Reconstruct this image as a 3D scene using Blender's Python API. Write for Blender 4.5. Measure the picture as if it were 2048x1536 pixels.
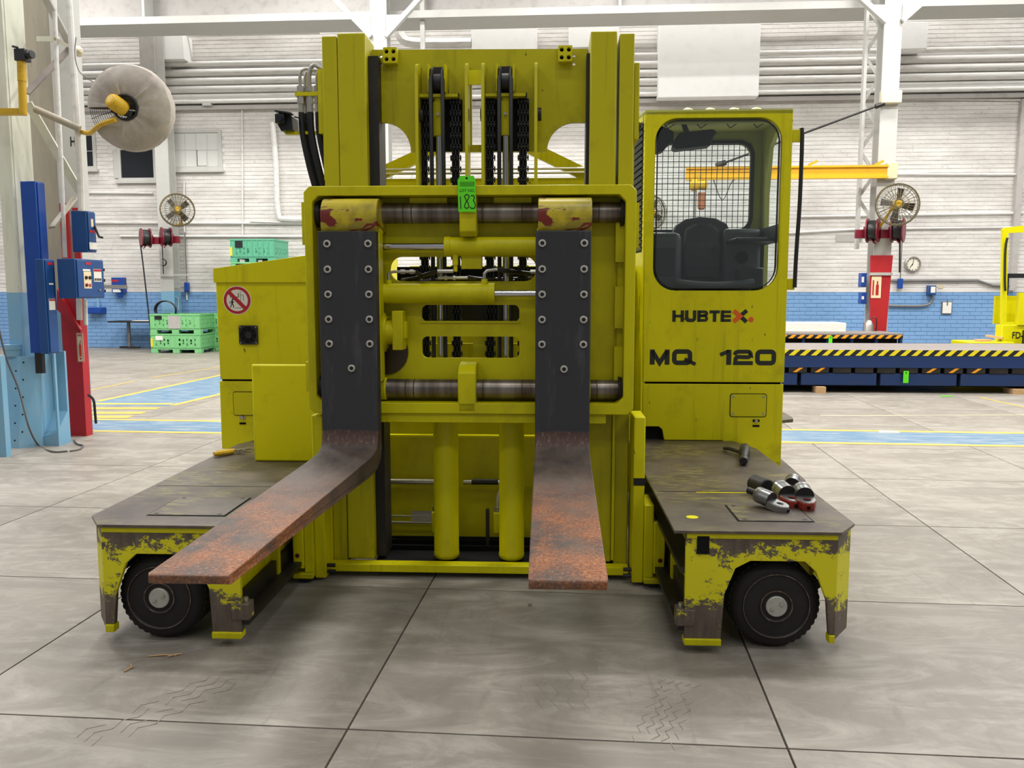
import bpy, math, random
from math import sin, cos, tan, pi, radians, atan, sqrt, atan2
from mathutils import Vector, Matrix
from mathutils.geometry import tessellate_polygon
random.seed(7)
S = bpy.context.scene
COL = S.collection
for o in list(bpy.data.objects): bpy.data.objects.remove(o)

# ---------------------------------------------------------------- camera, world, lights, exposure
FPX, CAMH, PITCH, PSI = 1700.0, 1.6, radians(6.2773), radians(5.7429)
cd = bpy.data.cameras.new('camera'); cam = bpy.data.objects.new('camera', cd); COL.objects.link(cam)
cd.sensor_fit = 'HORIZONTAL'; cd.sensor_width = 36; cd.lens = FPX/2048*36; cd.clip_end = 200
cam.location = (0, 0, CAMH); cam.rotation_euler = (pi/2-PITCH, 0, PSI)
S.camera = cam
W = bpy.data.worlds.new('world'); S.world = W; W.use_nodes = True
W.node_tree.nodes['Background'].inputs[0].default_value = (0.94, 0.97, 1.0, 1)
W.node_tree.nodes['Background'].inputs[1].default_value = 0.25
def area(name, loc, sx, sy, power, color=(1, 0.98, 0.94), rot=(0, 0, 0)):
    l = bpy.data.lights.new(name, 'AREA'); l.shape = 'RECTANGLE'; l.size = sx; l.size_y = sy
    l.energy = power; l.color = color
    o = bpy.data.objects.new(name, l); COL.objects.link(o); o.location = loc; o.rotation_euler = rot
for X in (-13, -6.5, 0, 6.5, 13):
    for Y, pw in ((-5, 110), (1.0, 120), (7.5, 330), (13, 520), (17.0, 370)):
        area('high_bay_lamp', (X+0.4, Y, 9.6), 2.6, 0.6, pw)
    area('aisle_lamp', (X, 21.6, 10.6), 6.2, 0.4, 190)
S.view_settings.view_transform = 'Standard'; S.view_settings.look = 'None'
S.view_settings.gamma = 1; S.view_settings.use_curve_mapping = False
S.view_settings.exposure = 0.0

# ---------------------------------------------------------------- frames: yaw about the camera's ground point
class Fr:
    def __init__(s, yaw):
        s.yaw = yaw; s.M = Matrix.Rotation(yaw, 3, 'Z'); a = PSI-yaw
        s.F = Vector((-sin(a)*cos(PITCH), cos(a)*cos(PITCH), -sin(PITCH)))
        s.R = Vector((cos(a), sin(a), 0)); s.U = s.R.cross(s.F)
    def ray(s, x, y): return s.F+s.R*((x-1024)/FPX)-s.U*((y-768)/FPX)
    def Y(s, x, y, Y):
        r = s.ray(x, y); return Vector((0, 0, CAMH))+r*(Y/r.y)
    def Z(s, x, y, Z=0.0):
        r = s.ray(x, y); return Vector((0, 0, CAMH))+r*((Z-CAMH)/r.z)
ROOM, WALL, TRUCK = Fr(0), Fr(0.03), Fr(radians(3.1985))

# ---------------------------------------------------------------- mesh builder
class B:
    def __init__(s): s.v = []; s.f = []; s.mi = []; s.m = 0
    def add(s, vs, fs):
        n = len(s.v); s.v += [Vector(v) for v in vs]; s.f += [tuple(i+n for i in f) for f in fs]; s.mi += [s.m]*len(fs)
        return s
    def box(s, x0, x1, y0, y1, z0, z1):
        return s.add([(x0, y0, z0), (x1, y0, z0), (x1, y1, z0), (x0, y1, z0), (x0, y0, z1), (x1, y0, z1), (x1, y1, z1), (x0, y1, z1)],
              [(0, 3, 2, 1), (4, 5, 6, 7), (0, 1, 5, 4), (1, 2, 6, 5), (2, 3, 7, 6), (3, 0, 4, 7)])
    def hexa(s, p): # 8 points like box
        return s.add(p, [(0, 3, 2, 1), (4, 5, 6, 7), (0, 1, 5, 4), (1, 2, 6, 5), (2, 3, 7, 6), (3, 0, 4, 7)])
    def beam(s, a, b, w, t, up=(0, 0, 1)):
        a, b = Vector(a), Vector(b); d = (b-a).normalized(); u = Vector(up)
        if abs(d.dot(u)) > .99: u = Vector((0, 1, 0))
        x = d.cross(u).normalized(); y = x.cross(d)
        p = [q+x*(i*w/2)+y*(j*t/2) for q in (a, b) for i, j in ((-1, -1), (1, -1), (1, 1), (-1, 1))]
        return s.hexa(p)
    def cyl(s, a, b, r, n=16, r2=None, caps=True):
        return s.lathe(a, b, [(0, r), (1, r if r2 is None else r2)], n, caps)
    def lathe(s, a, b, prof, n=24, caps=True):
        """profile: (t along a->b, radius)"""
        a, b = Vector(a), Vector(b); d = b-a; dn = d.normalized()
        u = Vector((0, 0, 1)) if abs(dn.z) < .9 else Vector((1, 0, 0))
        x = dn.cross(u).normalized(); y = dn.cross(x)
        vs = []; fs = []
        for t, r in prof:
            for i in range(n):
                q = 2*pi*i/n; vs.append(a+d*t+x*(r*cos(q))+y*(r*sin(q)))
        for k in range(len(prof)-1):
            for i in range(n):
                j = (i+1) % n; fs.append((k*n+i, k*n+j, (k+1)*n+j, (k+1)*n+i))
        if caps:
            fs.append(tuple(range(n))[::-1]); fs.append(tuple(range((len(prof)-1)*n, len(prof)*n)))
        return s.add(vs, fs)
    def tube(s, pts, r, n=8, smooth=0):
        P = [Vector(p) for p in pts]
        if smooth:
            Q = []
            for i in range(len(P)-1):
                p0 = P[max(i-1, 0)]; p1 = P[i]; p2 = P[i+1]; p3 = P[min(i+2, len(P)-1)]
                for k in range(smooth):
                    t = k/smooth
                    Q.append(.5*((2*p1)+(p2-p0)*t+(2*p0-5*p1+4*p2-p3)*t*t+(3*p1-p0-3*p2+p3)*t**3))
            P = Q+[P[-1]]
        vs = []; fs = []; x = None
        for i, p in enumerate(P):
            d = (P[min(i+1, len(P)-1)]-P[max(i-1, 0)]).normalized()
            if x is None:
                u = Vector((0, 0, 1)) if abs(d.z) < .9 else Vector((1, 0, 0)); x = d.cross(u).normalized()
            else: x = (x-d*x.dot(d)).normalized()
            y = d.cross(x)
            for k in range(n):
                q = 2*pi*k/n; vs.append(p+x*(r*cos(q))+y*(r*sin(q)))
        for i in range(len(P)-1):
            for k in range(n):
                j = (k+1) % n; fs.append((i*n+k, i*n+j, (i+1)*n+j, (i+1)*n+k))
        fs.append(tuple(range(n))[::-1]); fs.append(tuple(range((len(P)-1)*n, len(P)*n)))
        return s.add(vs, fs)
    def plate(s, outer, holes, axis, a0, a1):
        """2-D outline (with holes) extruded along axis from a0 to a1"""
        loops = [outer]+list(holes)
        def m(p, a): return {'y': (p[0], a, p[1]), 'x': (a, p[0], p[1]), 'z': (p[0], p[1], a)}[axis]
        flat = [p for l in loops for p in l]; n = len(flat)
        tr = tessellate_polygon([[Vector((p[0], p[1], 0)) for p in l] for l in loops])
        vs = [m(p, a0) for p in flat]+[m(p, a1) for p in flat]
        fs = [tuple(t) for t in tr]+[tuple(i+n for i in t)[::-1] for t in tr]
        k = 0
        for l in loops:
            L = len(l)
            for i in range(L): fs.append((k+i, k+(i+1) % L, n+k+(i+1) % L, n+k+i))
            k += L
        return s.add(vs, fs)
    def ellipsoid(s, c, rx, ry, rz, n=16, h=8):
        vs = []; fs = []
        for i in range(h+1):
            a = pi*i/h
            for k in range(n):
                q = 2*pi*k/n; vs.append((c[0]+rx*sin(a)*cos(q), c[1]+ry*sin(a)*sin(q), c[2]+rz*cos(a)))
        for i in range(h):
            for k in range(n):
                j = (k+1) % n; fs.append((i*n+k, i*n+j, (i+1)*n+j, (i+1)*n+k))
        return s.add(vs, fs)

def rrect(x0, x1, y0, y1, r, n=6):
    p = []
    for cx, cy, a in ((x1-r, y1-r, 0), (x0+r, y1-r, 90), (x0+r, y0+r, 180), (x1-r, y0+r, 270)):
        for i in range(n+1):
            q = radians(a+90*i/n); p.append((cx+r*cos(q), cy+r*sin(q)))
    return p
def circ(cx, cy, r, n=20): return [(cx+r*cos(2*pi*i/n), cy+r*sin(2*pi*i/n)) for i in range(n)]
def rect(x0, x1, y0, y1): return [(x0, y0), (x1, y0), (x1, y1), (x0, y1)]

ORG = {}
def make(name, b, mats, org, smooth=True, bevel=0):
    import bmesh
    me = bpy.data.meshes.new(name)
    me.from_pydata([v-org for v in b.v], [], b.f)
    for m in (mats if isinstance(mats, (list, tuple)) else [mats]): me.materials.append(m)
    me.polygons.foreach_set('material_index', b.mi)
    bm = bmesh.new(); bm.from_mesh(me)
    bmesh.ops.remove_doubles(bm, verts=bm.verts, dist=1e-5)
    bmesh.ops.recalc_face_normals(bm, faces=bm.faces)
    bm.to_mesh(me); bm.free()
    if smooth:
        me.polygons.foreach_set('use_smooth', [True]*len(me.polygons)); me.set_sharp_from_angle(angle=radians(34))
    o = bpy.data.objects.new(name, me); COL.objects.link(o)
    if bevel:
        md = o.modifiers.new('bevel', 'BEVEL'); md.width = bevel; md.segments = 2; md.limit_method = 'ANGLE'; md.angle_limit = radians(40)
    return o
def bb(b):
    xs = [v.x for v in b.v]; ys = [v.y for v in b.v]; zs = [v.z for v in b.v]
    return Vector(((min(xs)+max(xs))/2, (min(ys)+max(ys))/2, min(zs)))
def tag(o, label=None, cat=None, group=None, kind=None):
    if label: o['label'] = label
    if cat: o['category'] = cat
    if group: o['group'] = group
    if kind: o['kind'] = kind
    return o
def top(fr, name, b, mats, label=None, cat=None, group=None, kind=None, **k):
    """a thing that is one mesh"""
    c = bb(b); o = make(name, b, mats, c, **k)
    o.location = fr.M @ c; o.rotation_euler = (0, 0, fr.yaw); ORG[o] = c
    return tag(o, label, cat, group, kind)
def thing(fr, name, base, label=None, cat=None, group=None, kind=None):
    o = bpy.data.objects.new(name, None); COL.objects.link(o); o.empty_display_size = .2
    base = Vector(base); o.location = fr.M @ base; o.rotation_euler = (0, 0, fr.yaw); ORG[o] = base
    return tag(o, label, cat, group, kind)
def part(par, name, b, mats, label=None, kind=None, **k):
    c = bb(b); o = make(name, b, mats, c, **k); o.parent = par; o.location = c-ORG[par]; ORG[o] = c
    return tag(o, label, None, None, kind)
def dup(o, par, d):
    """copy of a part moved by d from the original's place"""
    c = o.copy(); COL.objects.link(c); c.parent = par; ORG[c] = ORG[o]+Vector(d); c.location = ORG[c]-ORG[par]
    return c
def dup_thing(o, d, fr, label=None, dz=0):
    c = o.copy(); COL.objects.link(c); ORG[c] = ORG[o]+Vector(d); c.location = fr.M @ ORG[c]
    for ch in [x for x in o.children]:
        q = ch.copy(); COL.objects.link(q); q.parent = c; ORG[q] = ORG[ch]+Vector(d)
        for g in [x for x in ch.children]:
            h = g.copy(); COL.objects.link(h); h.parent = q
    if label: c['label'] = label
    return c

# ---------------------------------------------------------------- materials
def srgb(r, g, b):
    f = lambda c: (c/255/12.92) if c/255 <= .04045 else ((c/255+.055)/1.055)**2.4
    return (f(r), f(g), f(b), 1)
def nm(name):
    m = bpy.data.materials.new(name); m.use_nodes = True; nt = m.node_tree
    return m, nt, nt.nodes['Principled BSDF']
def N(nt, t, **k):
    n = nt.nodes.new(t)
    for a, v in k.items():
        if a.startswith('i_'):
            kk = a[2:]; n.inputs[int(kk) if kk.isdigit() else kk].default_value = v
        else: setattr(n, a, v)
    return n
def L(nt, a, b): nt.links.new(a, b)
def coords(nt, scale=(1, 1, 1), kind='Object', loc=(0, 0, 0)):
    tc = N(nt, 'ShaderNodeTexCoord'); mp = N(nt, 'ShaderNodeMapping'); mp.inputs['Scale'].default_value = scale
    mp.inputs['Location'].default_value = loc
    L(nt, tc.outputs[kind], mp.inputs[0]); return mp.outputs[0]
def noise(nt, vec, scale, detail=5, rough=.6, dist=0):
    n = N(nt, 'ShaderNodeTexNoise'); n.inputs['Scale'].default_value = scale; n.inputs['Detail'].default_value = detail
    n.inputs['Roughness'].default_value = rough; n.inputs['Distortion'].default_value = dist; L(nt, vec, n.inputs['Vector']); return n.outputs['Fac']
def ramp(nt, fac, a, b, ca=(0, 0, 0, 1), cb=(1, 1, 1, 1)):
    r = N(nt, 'ShaderNodeValToRGB'); r.color_ramp.elements[0].position = a; r.color_ramp.elements[1].position = b
    r.color_ramp.elements[0].color = ca; r.color_ramp.elements[1].color = cb; L(nt, fac, r.inputs[0]); return r.outputs[0]
def mix(nt, fac, a, b, mode='MIX'):
    m = N(nt, 'ShaderNodeMix', data_type='RGBA', blend_type=mode)
    for s, v in ((m.inputs[0], fac), (m.inputs[6], a), (m.inputs[7], b)):
        if isinstance(v, (int, float)): s.default_value = v
        elif isinstance(v, tuple): s.default_value = v
        else: L(nt, v, s)
    return m.outputs[2]
def math_(nt, op, a, b=0.0, c=None):
    m = N(nt, 'ShaderNodeMath', operation=op)
    for i, v in enumerate((a, b) if c is None else (a, b, c)):
        if isinstance(v, (int, float)): m.inputs[i].default_value = v
        else: L(nt, v, m.inputs[i])
    return m.outputs[0]
def bump(nt, bs, h, strength=.3, dist=.01):
    b = N(nt, 'ShaderNodeBump'); b.inputs['Strength'].default_value = strength; b.inputs['Distance'].default_value = dist
    L(nt, h, b.inputs['Height']); L(nt, b.outputs[0], bs.inputs['Normal'])
def M(name, col, rough=.5, metal=0, dirt=0, dcol=(60, 50, 40), dscale=4, lo=.5, hi=.75, stretch=(1, 1, 1), bmp=0, kind='Object'):
    m, nt, bs = nm(name); c = srgb(*col)
    bs.inputs['Roughness'].default_value = rough; bs.inputs['Metallic'].default_value = metal; bs.inputs['Base Color'].default_value = c
    if col[2] < 10: bs.inputs['Specular IOR Level'].default_value = .3
    if dirt or bmp:
        v = coords(nt, stretch, kind); n = noise(nt, v, dscale, 6, .65)
        if dirt:
            f = math_(nt, 'MULTIPLY', ramp(nt, n, lo, hi), dirt)
            L(nt, mix(nt, f, c, srgb(*dcol)), bs.inputs['Base Color'])
        if bmp: bump(nt, bs, noise(nt, v, dscale*6, 4), bmp, .004)
    return m
YEL = (212, 204, 0)
m_yel = M('yellow_paint', (202, 194, 0), .42, 0, .55, (110, 96, 20), 3.2, .48, .82, (1, 1, .6))
# streaks of grime and small dark nicks
def grimy(name, col, amt=.6):
    m, nt, bs = nm(name); c = srgb(*col); bs.inputs['Roughness'].default_value = .42; bs.inputs['Specular IOR Level'].default_value = .3
    v1 = coords(nt, (9, 9, .5)); s = ramp(nt, noise(nt, v1, 2.2, 4, .6), .56, .86)
    v2 = coords(nt); p = ramp(nt, noise(nt, v2, 3.5, 6, .7), .52, .86)
    k = ramp(nt, noise(nt, coords(nt, (1, 1, .5), loc=(3, 1, 2)), 26, 2, .5), .735, .78)
    f = math_(nt, 'MULTIPLY', math_(nt, 'MAXIMUM', s, p), amt)
    a = mix(nt, f, c, srgb(92, 80, 18)); L(nt, mix(nt, math_(nt, 'MULTIPLY', k, .8), a, srgb(38, 34, 22)), bs.inputs['Base Color'])
    return m
m_grim = grimy('grimy_yellow_paint', YEL, .5)
m_mast = grimy('mast_shaded_yellow', (184, 176, 8), .6)  # same yellow, darkened in the colour for the weaker light up the mast
m_yhi = M('bright_yellow_paint', (222, 214, 2), .38, 0, .3, (120, 105, 20), 5, .55, .8)
# chipped paint over rusty steel on the outrigger fronts
def worn():
    m, nt, bs = nm('chipped_yellow_paint')
    tc = N(nt, 'ShaderNodeTexCoord'); sp = N(nt, 'ShaderNodeSeparateXYZ'); L(nt, tc.outputs['Object'], sp.inputs[0]); z = sp.outputs[2]
    hi = ramp(nt, z, .33, .47); lo = ramp(nt, z, .12, .24, (1, 1, 1, 1), (0, 0, 0, 1))
    edge = math_(nt, 'MULTIPLY', math_(nt, 'MAXIMUM', hi, lo), .20)
    n = noise(nt, coords(nt, (1, 1, 1.3)), 7.5, 10, .8, .2)
    n2 = math_(nt, 'ADD', n, edge); f = ramp(nt, n2, .605, .625)
    dk = mix(nt, noise(nt, coords(nt, (3, 3, .6)), 14, 6), srgb(44, 36, 30), srgb(120, 106, 92))
    L(nt, mix(nt, f, srgb(*YEL), dk), bs.inputs['Base Color']); bs.inputs['Roughness'].default_value = .55
    bump(nt, bs, math_(nt, 'SUBTRACT', 1.0, f), .5, .002); return m
m_worn = worn()
def deck():
    m, nt, bs = nm('scuffed_deck_steel')
    a = mix(nt, ramp(nt, noise(nt, coords(nt), 3, 7, .7), .3, .7), srgb(58, 50, 47), srgb(106, 95, 86))
    streak = noise(nt, coords(nt, (1.0, 4, 1)), 9, 8, .75, .6); big = ramp(nt, noise(nt, coords(nt, loc=(5, 2, 0)), 2.4, 4), .44, .62)
    f = math_(nt, 'MULTIPLY', ramp(nt, streak, .48, .66), big)
    L(nt, mix(nt, math_(nt, 'MULTIPLY', f, .75), a, srgb(164, 156, 74)), bs.inputs['Base Color'])
    bs.inputs['Roughness'].default_value = .42; bs.inputs['Metallic'].default_value = .25
    bump(nt, bs, streak, .15, .002); return m
m_deck = deck()
def fork():
    m, nt, bs = nm('fork_steel')
    tc = N(nt, 'ShaderNodeTexCoord'); sp = N(nt, 'ShaderNodeSeparateXYZ'); L(nt, tc.outputs['Object'], sp.inputs[0])
    y, z = sp.outputs[1], sp.outputs[2]
    black = mix(nt, ramp(nt, noise(nt, coords(nt, (6, 6, 1)), 3, 4), .55, .8), srgb(46, 46, 50), srgb(72, 70, 72))
    n = noise(nt, coords(nt, (2, 1, 1)), 3.2, 8, .72); fine = noise(nt, coords(nt), 90, 3, .6)
    tip = ramp(nt, math_(nt, 'ADD', y, math_(nt, 'MULTIPLY', n, 1.1)), -.05, .95, (1, 1, 1, 1), (0, 0, 0, 1))
    steel = mix(nt, ramp(nt, n, .35, .7), srgb(54, 48, 48), srgb(104, 88, 76))
    rust = mix(nt, ramp(nt, fine, .35, .7), srgb(108, 60, 34), srgb(178, 112, 64))
    rf = math_(nt, 'MULTIPLY', tip, ramp(nt, noise(nt, coords(nt, loc=(2, 2, 0)), 4.5, 6, .7), .36, .58)); blade = mix(nt, rf, steel, rust)
    isb = ramp(nt, math_(nt, 'ADD', z, math_(nt, 'MULTIPLY', n, .03)), .215, .225, (1, 1, 1, 1), (0, 0, 0, 1))
    sp2 = ramp(nt, noise(nt, coords(nt, loc=(1, 1, 1)), 120, 2, .5), .66, .70); blade = mix(nt, math_(nt, 'MULTIPLY', math_(nt, 'MULTIPLY', sp2, tip), .4), blade, srgb(206, 186, 170))
    band = mix(nt, ramp(nt, math_(nt, 'ADD', z, math_(nt, 'MULTIPLY', n, .02)), .14, .15), blade, mix(nt, ramp(nt, noise(nt, coords(nt, (30, 12, 10)), 3, 7, .8), .52, .7), srgb(76, 52, 44), srgb(140, 122, 102)))
    L(nt, mix(nt, isb, black, band), bs.inputs['Base Color'])
    bs.inputs['Roughness'].default_value = .6; bs.inputs['Metallic'].default_value = .1
    bump(nt, bs, math_(nt, 'MULTIPLY', fine, isb), .35, .003); return m
m_fork = fork()
def sleeve():
    m, nt, bs = nm('greased_sleeve_paint')
    n = noise(nt, coords(nt, (1, 1, 1.6)), 5, 6, .6, .3); g = ramp(nt, n, .42, .58); r = ramp(nt, noise(nt, coords(nt, (.7, 1, 2.2), loc=(4, 0, 1)), 6, 4, .6, 1.0), .585, .61)
    a = mix(nt, math_(nt, 'MULTIPLY', g, .6), srgb(190, 172, 30), srgb(96, 84, 40)); L(nt, mix(nt, r, a, srgb(112, 32, 22)), bs.inputs['Base Color'])
    bs.inputs['Roughness'].default_value = .35; return m
m_sleeve = sleeve()
def shaft():
    m, nt, bs = nm('bare_steel_bar')
    a = ramp(nt, noise(nt, coords(nt, (5, .6, .6)), 1.6, 3, .6), .35, .66, srgb(72, 60, 48), srgb(150, 142, 134))
    L(nt, a, bs.inputs['Base Color']); bs.inputs['Metallic'].default_value = .8; bs.inputs['Roughness'].default_value = .34; return m
m_shaft = shaft()
m_chrome = M('chrome', (210, 210, 212), .16, 1)
m_zinc = M('zinc_plated_steel', (180, 176, 168), .35, .8)
m_dark = M('dark_greasy_steel', (34, 32, 30), .5, .2, .5, (70, 60, 50), 6)
m_black = M('black_rubber', (22, 22, 23), .6)
m_bplas = M('black_plastic', (26, 27, 29), .45)
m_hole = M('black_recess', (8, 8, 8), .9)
m_hose = M('black_hose', (20, 20, 22), .38)
m_tyre = M('tyre_rubber', (27, 26, 26), .75, 0, .4, (52, 47, 43), 5, bmp=.3)  # black rubber, darkened further for the fender's shade
m_rim = M('rim_shaded_paint', (30, 28, 28), .5, .1, .5, (78, 58, 46), 9, .52, .7)  # dark rim, its colour lowered too for shade under the fender
m_ring = M('worn_rim_edge', (96, 78, 66), .5, .3, .7, (150, 140, 130), 20, .5, .6)
m_hubcap = M('grey_hub_cap', (176, 178, 170), .45, .4, .5, (96, 92, 84), 12)
m_bolt = M('zinc_bolt_head', (196, 192, 182), .4, .55)
m_grease = M('dark_grease', (60, 46, 20), .3)
m_lime = M('lime_tag_card', (96, 226, 20), .55)
m_ink = M('black_ink', (14, 16, 14), .6)
m_letter = M('dark_grey_lettering', (34, 36, 30), .5)
m_orange = M('orange_lettering', (226, 92, 30), .5)
m_red = M('sign_red', (176, 26, 40), .45)
m_white = M('sign_white', (222, 220, 214), .5, 0, .25, (170, 165, 150), 30)
m_seat = M('seat_vinyl', (48, 50, 54), .6, 0, .3, (70, 70, 74), 8, bmp=.1)
m_grey = M('grey_console_plastic', (64, 70, 74), .45)
m_olive = M('inner_cab_paint', (186, 190, 100), .55)
m_yclear = M('pale_lamp_cover', (216, 214, 150), .3)
def glass():
    m = bpy.data.materials.new('window_glass'); m.use_nodes = True; nt = m.node_tree; nt.nodes.clear()
    o = N(nt, 'ShaderNodeOutputMaterial'); mx = N(nt, 'ShaderNodeMixShader'); t = N(nt, 'ShaderNodeBsdfTransparent'); g = N(nt, 'ShaderNodeBsdfGlossy')
    t.inputs[0].default_value = (.90, .94, .93, 1); g.inputs['Roughness'].default_value = .03
    f = N(nt, 'ShaderNodeFresnel'); f.inputs[0].default_value = 1.5
    L(nt, math_(nt, 'ADD', f.outputs[0], .02), mx.inputs[0]); L(nt, t.outputs[0], mx.inputs[1]); L(nt, g.outputs[0], mx.inputs[2]); L(nt, mx.outputs[0], o.inputs[0]); return m
m_glass = glass()
def floor_mat(name, seed=0):
    m, nt, bs = nm(name)
    v = coords(nt, (1, 1, 1), 'Object', (seed, seed*.7, 0))
    big = noise(nt, v, .55, 6, .65, .8); sw = noise(nt, coords(nt, (1, 2.6, 1), 'Object', (seed, 0, 0)), 1.6, 9, .72, 1.6)
    a = mix(nt, ramp(nt, big, .3, .7), srgb(122, 115, 106), srgb(149, 142, 132))
    a = mix(nt, math_(nt, 'MULTIPLY', ramp(nt, sw, .45, .72), .75), a, srgb(178, 172, 162))
    a = mix(nt, math_(nt, 'MULTIPLY', ramp(nt, noise(nt, coords(nt, (2.2, 1, 1), 'Object', (9+seed, 3, 0)), 1.1, 8, .75, 1), .5, .8), .55), a, srgb(106, 98, 88))
    mp = N(nt, 'ShaderNodeMapping'); mp.inputs['Rotation'].default_value = (0, 0, radians(38+seed*9)); mp.inputs['Scale'].default_value = (9, .8, 1); L(nt, v, mp.inputs[0])
    sk = math_(nt, 'MULTIPLY', ramp(nt, noise(nt, mp.outputs[0], 1.3, 7, .75, .8), .56, .68), ramp(nt, noise(nt, v, .9, 3), .45, .65))
    a = mix(nt, math_(nt, 'MULTIPLY', sk, .55), a, srgb(96, 90, 82))
    sp = ramp(nt, noise(nt, v, 60, 2, .5), .74, .78); a = mix(nt, math_(nt, 'MULTIPLY', sp, .5), a, srgb(92, 86, 78))
    L(nt, a, bs.inputs['Base Color']); bs.inputs['Roughness'].default_value = .5; bs.inputs['Specular IOR Level'].default_value = .4
    bump(nt, bs, sw, .08, .004); return m
m_floors = [floor_mat('concrete_slab', 0), floor_mat('concrete_slab_pale', 4.3), floor_mat('concrete_slab_dusty', 8.9)]
m_joint = M('dark_floor_joint', (66, 60, 54), .9)
def brickmat(name, col, col2, amt=.7):
    m, nt, bs = nm(name)
    v = coords(nt, (1, 1, 1), 'Object'); n = noise(nt, coords(nt, (.5, .5, 1.8)), .8, 8, .75); n2 = noise(nt, v, 9, 6, .75)
    a = mix(nt, math_(nt, 'MULTIPLY', ramp(nt, n, .42, .75), amt), srgb(*col), srgb(*col2))
    a = mix(nt, math_(nt, 'MULTIPLY', ramp(nt, n2, .58, .72), amt*.7), a, srgb(*(int(c*.72) for c in col2)))
    L(nt, a, bs.inputs['Base Color']); bs.inputs['Roughness'].default_value = .8; bump(nt, bs, n2, .4, .01); return m
m_bwhite = brickmat('white_painted_brick', (224, 221, 217), (160, 154, 148), .85)
m_bblue = brickmat('blue_painted_brick', (124, 164, 208), (100, 142, 190), .6)
m_mortarw = M('white_mortar', (206, 202, 197), .9); m_mortarb = M('blue_mortar', (100, 144, 192), .9)
def peel(name, col):
    m, nt, bs = nm(name)
    n = noise(nt, coords(nt, (3, 3, .9)), 7, 7, .75, .5); n2 = noise(nt, coords(nt, (2, 2, .3), loc=(2, 2, 2)), 3, 5, .7)
    a = mix(nt, ramp(nt, n2, .45, .8), srgb(*col), srgb(*(int(c*.86) for c in col)))
    L(nt, mix(nt, ramp(nt, n, .655, .68), a, srgb(92, 86, 78)), bs.inputs['Base Color']); bs.inputs['Roughness'].default_value = .6; return m
m_cream = peel('peeling_cream_paint', (212, 212, 196)); m_creamd = peel('soiled_cream_paint', (168, 160, 142))
m_wsteel = M('white_painted_steel', (190, 189, 184), .5, 0, .5, (176, 172, 164), 5, .5, .8)
m_wgrey = M('soiled_white_steel', (176, 172, 168), .6, 0, .5, (130, 124, 118), 4)
m_pipe = M('white_pipe_paint', (222, 220, 216), .4, 0, .6, (150, 144, 136), 6, .5, .8, (.4, 2, 2))
m_lblue = M('light_blue_paint', (118, 168, 200), .5, 0, .5, (150, 168, 176), 3, .45, .8)
m_blue = M('royal_blue_enamel', (16, 66, 150), .38, 0, .4, (12, 40, 100), 4)
m_navy = M('navy_enamel', (18, 50, 102), .4, 0, .4, (40, 50, 70), 5)
m_cblue = M('control_box_blue', (24, 70, 130), .4, 0, .3, (20, 46, 90), 5)
m_rpaint = M('red_paint', (176, 28, 36), .45, 0, .4, (110, 24, 26), 5)
m_maroon = M('maroon_enamel', (116, 20, 38), .4)
m_fsign = M('cream_sign', (236, 214, 176), .5)
m_shroud = M('dusty_white_cloth', (176, 168, 160), .95, 0, .7, (122, 112, 104), 3.5, .35, .7, bmp=.25)
m_fanw = M('fan_wire', (110, 100, 74), .5, .5)
m_fanb = M('fan_blade_dark', (40, 32, 24), .6)
m_oyel = M('ochre_paint', (200, 160, 20), .45, 0, .5, (120, 96, 30), 8)
m_cyel = M('crane_yellow', (226, 168, 10), .45, 0, .4, (190, 140, 30), 5)
m_green = M('green_crate_plastic', (126, 194, 130), .6, 0, .4, (98, 164, 106), 6)
m_teal = M('teal_crate_plastic', (92, 172, 138), .55, 0, .4, (70, 140, 110), 8)
m_steel = M('galvanised_steel', (120, 118, 116), .5, .4)
m_plat = M('platform_top_steel', (134, 126, 122), .6, 0, .4, (100, 94, 90), 4)
m_wood = M('raw_timber', (200, 162, 116), .7, 0, .5, (150, 110, 76), 9, stretch=(1, 6, 6))
m_panel = M('white_panel', (240, 240, 238), .5, 0, .2, (200, 200, 196), 3)
m_dglass = M('dark_window_glass', (30, 34, 40), .12)
m_paneg = M('painted_over_pane', (206, 206, 202), .6)
m_hazy = M('hazard_yellow', (232, 214, 30), .5); m_hazo = M('hazard_orange', (240, 160, 30), .5)
m_lane_b = M('blue_floor_paint', (84, 118, 146), .55, 0, .8, (160, 166, 164), 5, .45, .7, (.5, 2.2, 1)); m_lane_y = M('yellow_floor_paint', (200, 170, 70), .55, 0, .6, (156, 146, 116), 7, .5, .7)
m_clock = M('clock_face', (230, 226, 210), .4)
m_paper = M('paper_label', (228, 224, 216), .7)
m_foam = M('white_foam_block', (226, 224, 214), .85, 0, .4, (196, 192, 180), 6, bmp=.3)
m_brown = M('brown_canister', (150, 92, 62), .5)
m_cable = M('grey_cable', (92, 88, 84), .6)
# ================================================================ THE TRUCK
T = TRUCK
truck = thing(T, 'sideloader_truck', (-.36, 4.9, 0), 'big yellow multi-directional forklift truck with two forks and an operator cab', 'forklift')
def tp(name, b, m, label=None, kind=None, **k): return part(truck, name, b, m, label, kind, **k)
def bx(*a): return B().box(*a)

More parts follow.
